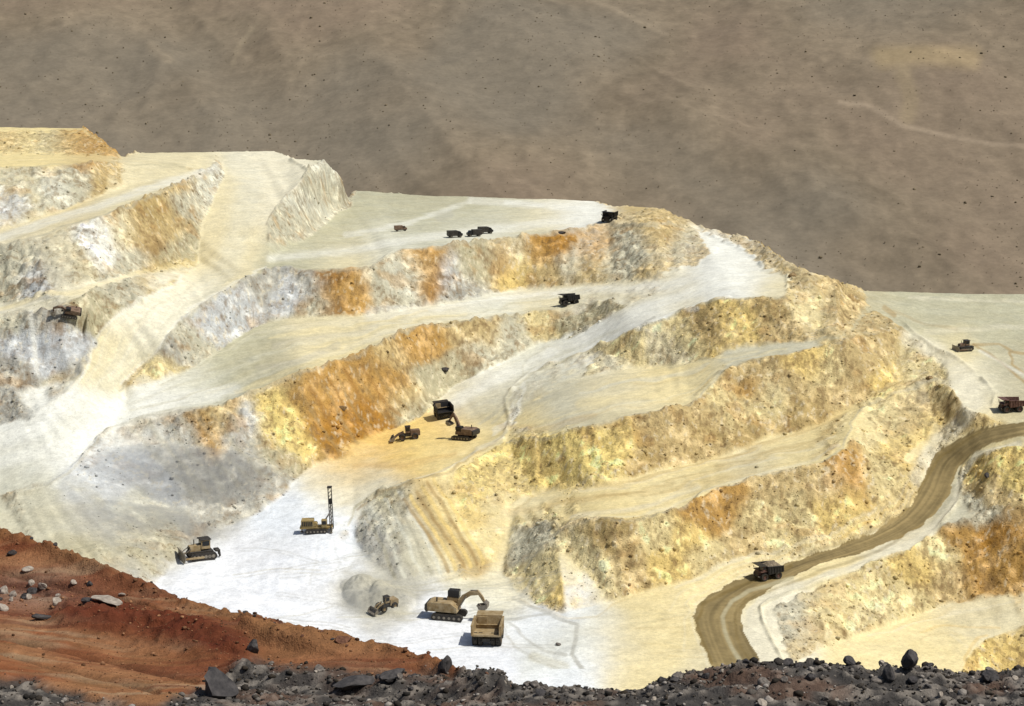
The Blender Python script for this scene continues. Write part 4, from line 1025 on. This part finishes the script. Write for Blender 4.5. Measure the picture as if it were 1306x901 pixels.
# ------------------------------------------------------------------ bulldozer
def bulldozer(label, paint_='tan'):
    t = empty('bulldozer', label, 'bulldozer', 'bulldozers pushing rock')
    for y in (-1.35, 1.35): crawler(t, y, 5.0, 1.5, .7)
    MB().box((.2, 0, 1.2), (4.4, 2.0, .9)).build('frame', MT['dark'], t)
    h = MB().prism([(.3, 1.5), (.3, 2.75), (2.3, 2.55), (2.45, 1.3)], -.75, .75).build('engine_hood', MT[paint_], t)
    g = MB()
    for k in range(6): g.box((2.45, 0, 1.5 + k * .17), (.08, 1.2, .07), ch=.01)
    g.build('grille', MT['dark'], h)
    MB().cyl((1.3, -.35, 2.6), (1.3, -.35, 3.6), .1, n=8).build('exhaust', MT['dark'], h)
    c = MB().box((-.6, 0, 2.75), (1.7, 1.75, 1.7), ch=.1).build('cab', MT[paint_], t)
    MB().box((.28, 0, 3.0), (.06, 1.4, .85), ch=.01).box((-.6, .9, 3.0), (1.3, .06, .85), ch=.01).box((-.6, -.9, 3.0), (1.3, .06, .85), ch=.01).box((-1.47, 0, 3.0), (.06, 1.4, .85), ch=.01).build('window', MT['glass'], c)
    MB().box((-.55, 0, 3.72), (2.1, 2.1, .18)).build('roof', MT['dark'], c)
    b = MB(); pr = []
    for i in range(7): a = -1.0 + 2.0 * i / 6; pr.append((3.95 - .35 * math.cos(a) * 1.6 + .3, 1.0 + .95 * a))
    pr2 = [(x - .18, z) for x, z in pr][::-1]
    b.prism(pr + pr2, -2.3, 2.3)
    bl = b.build('blade', MT['steel'], t)
    for s in (-1, 1):
        MB().box((1.9, s * 1.85, .7), (3.8, .22, .35)).build('push_arm', MT[paint_], t)
        MB().cyl((2.2, s * .85, 2.2), (3.6, s * .85, 1.2), .09, n=8).build('lift_cylinder', MT['steel'], t)
    rp = MB().box((-2.9, 0, 1.35), (.9, 1.5, .4)).box((-3.3, 0, .8), (.22, .25, 1.7), ry=.15).box((-3.3, -.6, .9), (.2, .2, 1.3), ry=.15).box((-3.3, .6, .9), (.2, .2, 1.3), ry=.15).build('ripper', MT['dark'], t)
    return t

# ------------------------------------------------------------------ wheel loader
def wheel_loader(label, paint_='tan'):
    t = empty('wheel_loader', label, 'loader', 'wheel loaders at the dig faces')
    MB().prism([(-3.7, 1.1), (-3.8, 2.3), (-3.5, 2.75), (-1.1, 2.75), (-.9, 1.1)], -1.15, 1.15).build('engine_housing', MT[paint_], t)
    MB().box((-.5, 0, 1.3), (2.2, 1.3, .8)).box((1.4, 0, 1.35), (2.0, 1.2, .9)).build('chassis', MT['dark'], t)
    c = MB().box((-.25, 0, 2.9), (1.5, 1.5, 1.9), ch=.1).build('cab', MT[paint_], t)
    MB().box((.53, 0, 3.15), (.06, 1.2, 1.0), ch=.01).box((-.25, .78, 3.15), (1.1, .06, 1.0), ch=.01).box((-.25, -.78, 3.15), (1.1, .06, 1.0), ch=.01).build('window', MT['glass'], c)
    MB().box((-.25, 0, 3.92), (1.7, 1.7, .14)).build('roof', MT['dark'], c)
    for s in (-1, 1):
        wheel(t, 1.55, s * 1.45, .95, .75, MT[paint_], s); wheel(t, -2.2, s * 1.45, .95, .75, MT[paint_], s)
        m = MB()
        for (a, b) in (((1.0, 2.3), (2.7, 1.7)), ((2.7, 1.7), (3.9, .8))):
            d = Vector((b[0] - a[0], b[1] - a[1])).normalized() * .2
            m.prism([(a[0] + d.y, a[1] - d.x), (b[0] + d.y, b[1] - d.x), (b[0] - d.y, b[1] + d.x), (a[0] - d.y, a[1] + d.x)], s * .6 - .12, s * .6 + .12)
        m.build('lift_arm', MT[paint_], t)
    b = MB().prism([(3.9, 1.5), (3.75, .5), (4.1, .12), (5.3, .05), (5.3, .15), (4.2, .28), (3.95, .6), (4.05, 1.5)], -1.75, 1.75)
    for s in (-1, 1): b.prism([(3.9, 1.5), (3.75, .5), (4.1, .12), (5.2, .05), (4.6, 1.2)], s * 1.75, s * 1.85)
    b.build('bucket', MT['steel'], t)
    return t

# ------------------------------------------------------------------ small service truck
def service_truck(label, body='black', box='dark'):
    t = empty('service_truck', label, 'truck', 'service trucks on the upper bench')
    MB().box((0, 0, .75), (5.4, 1.6, .25)).build('chassis', MT['dark'], t)
    c = MB().prism([(1.1, .85), (1.1, 2.3), (1.9, 2.3), (2.35, 1.6), (2.8, 1.5), (2.85, .8)], -1.0, 1.0).build('cab', MT[body], t)
    MB().prism([(1.98, 2.24), (2.42, 1.64), (2.40, 1.62), (1.92, 2.24)], -.85, .85).box((1.6, 1.02, 1.95), (.7, .05, .45), ch=.01).box((1.6, -1.02, 1.95), (.7, .05, .45), ch=.01).build('window', MT['glass'], c)
    MB().box((-.95, 0, 1.75), (3.7, 2.15, 1.75)).build('cargo_box', MT[box], t)
    for s in (-1, 1):
        wheel(t, 1.85, s * .92, .48, .34, MT['steel'], s); wheel(t, -1.6, s * .92, .48, .34, MT['steel'], s)
    return t

# ------------------------------------------------------------------ machines in the pit
H = 'haul trucks in the pit'
put(haul_truck('tan haul truck seen from behind, beside the big excavator on the white floor', H, 'tan', 'tan'), 623, 818, 84, 1.08)
put(excavator('big tan excavator with raised black cab on the white pit floor, loading a haul truck', 'tan', 'black', 'load', True), 573, 788, -12, 1.15)
put(drill_rig('yellow crawler drill rig with tall dark mast on the white pit floor'), 404, 678, 0, .95)
put(bulldozer('dusty brown bulldozer at the left edge of the white pit floor, below the grey slope', 'tan'), 257, 712, 205, 1.4)
put(wheel_loader('dust covered wheel loader half hidden in the grey broken heap left of the big excavator', 'tan'), 492, 775, 218, .82)
put(wheel_loader('dark wheel loader on the orange floor, below the deep orange cut face', 'brown'), 520, 560, 186, 1.0)
put(haul_truck('haul truck with black dump body, rear of the three machines on the orange floor', H, 'tan', 'black'), 566, 532, 104, .84)
put(excavator('dark excavator with upright boom at the right end of the orange floor', 'brown', 'black', 'high'), 592, 560, 150, .92)
put(haul_truck('black haul truck driving alone on the middle pale road under the orange rock face', H, 'black', 'black'), 726, 388, 200, .72)
put(haul_truck('black haul truck at the far right end of the upper bench', H, 'black', 'black'), 777, 282, 250, .78)
put(haul_truck('maroon haul truck with black load climbing the brown wet road', H, 'maroon', 'black', True), 979, 737, 205, .72)
put(haul_truck('dark maroon haul truck at the right edge of the photo, atop the wet road', H, 'maroon', 'maroon'), 1289, 524, 190, .70)
put(excavator('small brown excavator on the ledge of the blue grey heap at far left', 'brown', 'black', 'low'), 88, 401, 188, .72)
put(bulldozer('small dark brown bulldozer on the pale plain at right, beside dark ruts', 'brown'), 1230, 447, 200, .85)
st = service_truck('black service truck alone on the upper bench, left of the close pair of trucks'); put(st, 580, 303, 20, 1.0)
for px_, py_, yw, lb in ((605, 302, 200, 'black service truck, left one of the close pair on the upper bench'), (619, 298, 25, 'black service truck, right one of the close pair on the upper bench')):
    put(copy_tree(st), px_, py_, yw, 1.0)['label'] = lb
put(service_truck('grey service truck farthest left on the upper bench, where a pale track begins', 'brown', 'brown'), 511, 295, 10, .85)

# ------------------------------------------------------------------ rocks
def rock_shape(seed, sub=2):
    import bmesh
    bm = bmesh.new(); bmesh.ops.create_icosphere(bm, subdivisions=sub, radius=1.0)
    r = random.Random(seed)
    planes = [(Vector((r.gauss(0, 1), r.gauss(0, 1), r.gauss(0, 1))).normalized(), r.uniform(.5, .85)) for _ in range(9)]
    sc = Vector((r.uniform(.85, 1.35), r.uniform(.8, 1.2), r.uniform(.6, .95)))
    for v in bm.verts:
        for n, d in planes:
            e = v.co.dot(n) - d
            if e > 0: v.co -= n * e
        v.co += Vector((r.uniform(-1, 1), r.uniform(-1, 1), r.uniform(-1, 1))) * .02 + v.co.normalized() * float(vnoise(np.array([v.co.x * 3 + seed]), np.array([v.co.y * 3]), np.array([v.co.z * 3]), 5)[0]) * .07
        v.co = Vector((v.co.x * sc.x, v.co.y * sc.y, v.co.z * sc.z))
    vs = np.array([v.co[:] for v in bm.verts]); fs = np.array([[v.index for v in f.verts] for f in bm.faces])
    bm.free()
    return vs, fs

M_stone = paint('grey_stone', (.09, .082, .073), .9, .55, 2.2, (.27, .235, .20))
M_black = paint('black_stone', (.035, .034, .036), .8, .5, 2.0, (.10, .09, .085))
M_redst = paint('red_stone', (.13, .05, .03), .9, .5, 2.2, (.26, .13, .075))
M_palest = paint('pale_stone', (.34, .28, .22), .9, .4, 2.2, (.52, .46, .38))
M_ochre = paint('ochre_stone', (.20, .13, .06), .9, .5, 2.0, (.42, .30, .15))
def mesh_of(name, vs, fs, mat):
    me = bpy.data.meshes.new(name); me.from_pydata(vs.tolist(), [], fs.tolist()); me.materials.append(mat); me.update()
    return me
SH = [rock_shape(900 + k, 3) for k in range(10)]
SH1 = [rock_shape(950 + k, 1) for k in range(8)]
RM = {nm: [mesh_of('rock', v, f, m) for v, f in SH] for nm, m in (('stone', M_stone), ('black', M_black), ('red', M_redst), ('pale', M_palest), ('ochre', M_ochre))}

def rock(kind, loc, size, label, group=None, cat='rock', name='rock', stretch=(1, 1, 1), rot=None):
    o = bpy.data.objects.new(name, random.choice(RM[kind])); scene.collection.objects.link(o)
    o.location = loc; o.scale = (size * stretch[0], size * stretch[1], size * stretch[2])
    o.rotation_euler = rot if rot is not None else (random.uniform(-.5, .5), random.uniform(-.5, .5), random.uniform(0, 6.28))
    o['label'] = label; o['category'] = cat
    if group: o['group'] = group
    return o

# single boulders seen on their own
for px_, py_, sz, kind, st_, lb in (
    (1160, 853, .52, 'black', (.95, .9, .95), 'round black boulder standing highest on the rubble crest at lower right'),
    (1134, 858, .42, 'black', (.9, .8, 1.2), 'pointed black boulder leaning left of the tall round one on the rubble crest'),
    (1166, 866, .30, 'black', (1, 1, .8), 'small black boulder under the tall round one on the rubble crest'),
    (1118, 866, .33, 'stone', (1.2, 1, .7), 'low grey boulder at the foot of the pointed black one'),
    (279, 880, .80, 'black', (1.15, .8, .85), 'largest black block at the left end of the grey rubble, against the red track'),
    (568, 852, .42, 'black', (.7, .7, 1.3), 'upright black stone where the red bank meets the grey rubble'),
    (323, 826, .36, 'black', (.85, .8, 1.05), 'narrow dark stone at the tip of the dark red mound'),
    (500, 861, .38, 'black', (1.3, .8, .7), 'flat dark slab lying on the red brown bank left of the upright stone'),
    (450, 873, .5, 'black', (1.6, .9, .6), 'wide black slab in the middle of the grey rubble, below the red brown bank'),
    (52, 786, .34, 'black', (1.4, .8, .6), 'black slab on the edge of the pale boulder pile beside the red mound'),
    (135, 764, .36, 'pale', (1.7, .8, .5), 'long pale slab on top of the dark red mound'),
    (1262, 862, .40, 'black', (1.2, .9, .8), 'dark block on the rubble crest near the right edge of the photo'),
    (690, 882, .30, 'black', (1.1, .9, .9), 'dark stone on the rubble crest below the wet ruts of the white floor'),
    (712, 819, .75, 'stone', (1, 1, .9), 'small blue grey stone alone on the white pit floor between wet ruts'),
    (567, 470, 1.7, 'black', (1.3, .7, .7), 'dark tilted boulder on the grey slope above the orange floor'),
    (1259, 603, 1.1, 'black', (1.1, .8, .8), 'black boulder on the yellow knob at right beside the wet road'),
    (437, 518, 1.3, 'ochre', (1.2, .8, .9), 'dark brown boulder sticking out of the deep orange face'),
    (1010, 349, 1.8, 'ochre', (1.2, .9, .8), 'brown boulder on the berm outside the hairpin bend'),
    (716, 294, 1.1, 'black', (1.2, .8, .8), 'small dark boulder on the crest of the upper bench, right of the trucks'),
    (1185, 480, 1.2, 'ochre', (1, 1, .9), 'dark brown boulder on the shoulder left of the bright sand pad')):
    p, n = hit(px_, py_ + 4)
    if p.y > 130 and py_ > 840:
        p, n = hit(px_, py_ + 14)
    if p.y < 130: sz *= 1.4 if px_ < 600 else .95
    if px_ == 1160: p = p + Vector((0, 0, .36))
    rock(kind, p + Vector((0, 0, sz * .25)), sz, lb, None, 'boulder', 'boulder', st_, (random.uniform(-.2, .2), random.uniform(-.2, .2), random.uniform(0, 6.28)))

# rubble along the bottom of the picture
infr = (fpx > -30) & (fpx < 1340) & (fpy > 640) & (fpy < 915) & (GY > 64) & (GY < 124)
def cells(weight, n):
    w = (weight * infr).ravel(); w = w / w.sum()
    k = rng.choice(len(w), size=n, p=w)
    return np.stack([GX.ravel()[k] + rng.uniform(-.05, .05, n), GY.ravel()[k] + rng.uniform(-.05, .05, n), GZ.ravel()[k]], 1), fpx.ravel()[k], fpy.ravel()[k]
crest_w = np.exp(-((np.interp(fpx, [p[0] for p in SIL], [p[1] for p in SIL]) - fpy) / 7.0) ** 2)
loc, qx, qy = cells(rubm * (.5 + 1.5 * crest_w), 290)
for p, x in zip(loc, qx):
    s = min(.32, .11 + .06 * rng.pareto(2.4))
    k = ('black', 'stone', 'pale')[int(rng.choice(3, p=(.45, .37, .18)))]
    g = 'loose rocks at the left of the bottom rubble' if x < 330 else ('loose rocks in the middle of the bottom rubble' if x < 800 else 'loose rocks at the right of the bottom rubble')
    rock(k, Vector(p) + Vector((0, 0, s * .3)), s, {'loose rocks at the left of the bottom rubble': 'loose rock in the grey rubble under the red track, lower left', 'loose rocks in the middle of the bottom rubble': 'loose rock in the grey rubble under the white pit floor', 'loose rocks at the right of the bottom rubble': 'loose rock in the grey rubble under the wet road, lower right'}[g], g)
loc, qx, qy = cells(gp * (1 - rubm), 36)
for p in loc:
    s = rng.uniform(.14, .36)
    rock('pale' if rng.random() < .55 else 'black', Vector(p) + Vector((0, 0, s * .35)), s, 'rock in the small pile of pale and dark stones beside the red track at left', 'pale rocks piled beside the red track')
loc, qx, qy = cells(berm_k * (fpx < 660), 60)
for p in loc:
    s = min(.34, .08 + .06 * rng.pareto(2.0))
    rock('red' if rng.random() < .6 else 'black', Vector(p) + Vector((0, 0, s * .35)), s, 'dark rock on the berm along the outer edge of the red track', 'dark rocks on the berm')

def scatter(name, pos, size, shapes, mat, label, cat, colors=None):
    vs, fs, cs = [], [], []; b = 0
    for i in range(len(pos)):
        v, f = shapes[i % len(shapes)]
        a = rng.uniform(0, 6.28); c_, s_ = math.cos(a), math.sin(a); k = size[i]
        w = np.stack([(v[:, 0] * c_ - v[:, 1] * s_) * k, (v[:, 0] * s_ + v[:, 1] * c_) * k, v[:, 2] * k * rng.uniform(.7, 1.2)], 1) + pos[i]
        vs.append(w); fs.append(f + b); b += len(v)
        if colors is not None: cs.append(np.repeat(colors[i][None], len(v), 0))
    vs = np.concatenate(vs); fs = np.concatenate(fs)
    me = bpy.data.meshes.new(name)
    me.vertices.add(len(vs)); me.vertices.foreach_set('co', vs.astype(np.float32).ravel())
    me.loops.add(fs.size); me.loops.foreach_set('vertex_index', fs.astype(np.int32).ravel())
    me.polygons.add(len(fs)); me.polygons.foreach_set('loop_start', (np.arange(len(fs)) * 3).astype(np.int32))
    me.update(calc_edges=True)
    if colors is not None:
        at = me.color_attributes.new('rock', 'FLOAT_COLOR', 'POINT'); cc = np.ones((len(vs), 4), np.float32); cc[:, :3] = np.concatenate(cs); at.data.foreach_set('color', cc.ravel())
    me.materials.append(mat)
    o = bpy.data.objects.new(name, me); scene.collection.objects.link(o)
    o['kind'] = 'stuff'; o['label'] = label; o['category'] = cat
    return o

M_vrock = ground_material('loose_stone', (1.5, 6.0), .2, .3)
ICO = [rock_shape(990 + k, 1) for k in range(6)]
n = 9000
loc, qx, qy = cells(rubm * (.6 + crest_w), n)
sz = np.minimum(.2, .04 + .03 * rng.pareto(2.0, n)); loc[:, 2] += sz * .3
cc = np.array((.10, .091, .08)) * rng.choice([.25, .5, .9, 1.5, 3.0], size=(n, 1), p=[.3, .2, .2, .18, .12]) + rng.uniform(0, .02, (n, 1)) * np.array((1.2, .8, .4))
scatter('rubble', loc, sz, ICO, M_vrock, 'dark grey broken stones covering the bank along the bottom', 'rubble', cc)
n = 5000
loc, qx, qy = cells((1 - rubm) * (.35 + .9 * berm_k + 1.0 * np.clip(mound_k, 0, 1) + 1.2 * gp), n)
sz = np.minimum(.12, .02 + .015 * rng.pareto(2.0, n)); loc[:, 2] += sz * .3
cc = np.array((.20, .10, .05)) * rng.uniform(.35, 1.8, (n, 1))
scatter('gravel', loc, sz, ICO, M_vrock, 'red brown clods and gravel on the dirt track', 'gravel', cc)

# broken rock lying on and below the cut faces
n = 14000
w = (np.clip(steep * soft, 0, 1) * (YY > 430) * (PX > -40) * (PX < 1346) * (np.abs(Zr - Z) < 5) / YY).ravel(); w = np.maximum(w, 0); w /= w.sum()
k = rng.choice(len(w), size=n, p=w)
loc = np.stack([XX.ravel()[k], YY.ravel()[k], Zr.ravel()[k]], 1)
sz = np.minimum(.7, .14 + .10 * rng.pareto(2.2, n)); loc[:, 2] += sz * .2
cc = col.reshape(-1, 3)[k] * rng.uniform(.45, 1.15, (n, 1))
scatter('fallen_rock', loc, sz, ICO, M_vrock, 'broken rock lying on the cut faces of the pit', 'fallen rock', cc)

# scrub on the mountainside
n = 5000
w = ((hpx > -60) & (hpx < 1366) & (hpy > -30) & (hpy < 400)) * (.25 + np.clip(hn[..., 0] + .2, 0, 1)) * HY ** 0 * (1 + 1.5 * sstep(200, 380, hpy) * sstep(500, 1000, hpx))
w = (w * np.gradient(hy)[:, None] * HY / 1e3).ravel(); w /= w.sum()
k = rng.choice(len(w), size=n, p=w)
loc = np.stack([HX.ravel()[k] + rng.uniform(-1, 1, n), HY.ravel()[k] + rng.uniform(-2, 2, n), HZ.ravel()[k]], 1)
sz = np.minimum(1.4, .35 + .25 * rng.pareto(2.8, n))
cc = np.array((.16, .128, .08)) * rng.uniform(.75, 1.3, (n, 1))
scatter('scrub', loc, sz, ICO, M_vrock, 'sparse dry scrub dotted over the brown mountainside', 'scrub', cc)
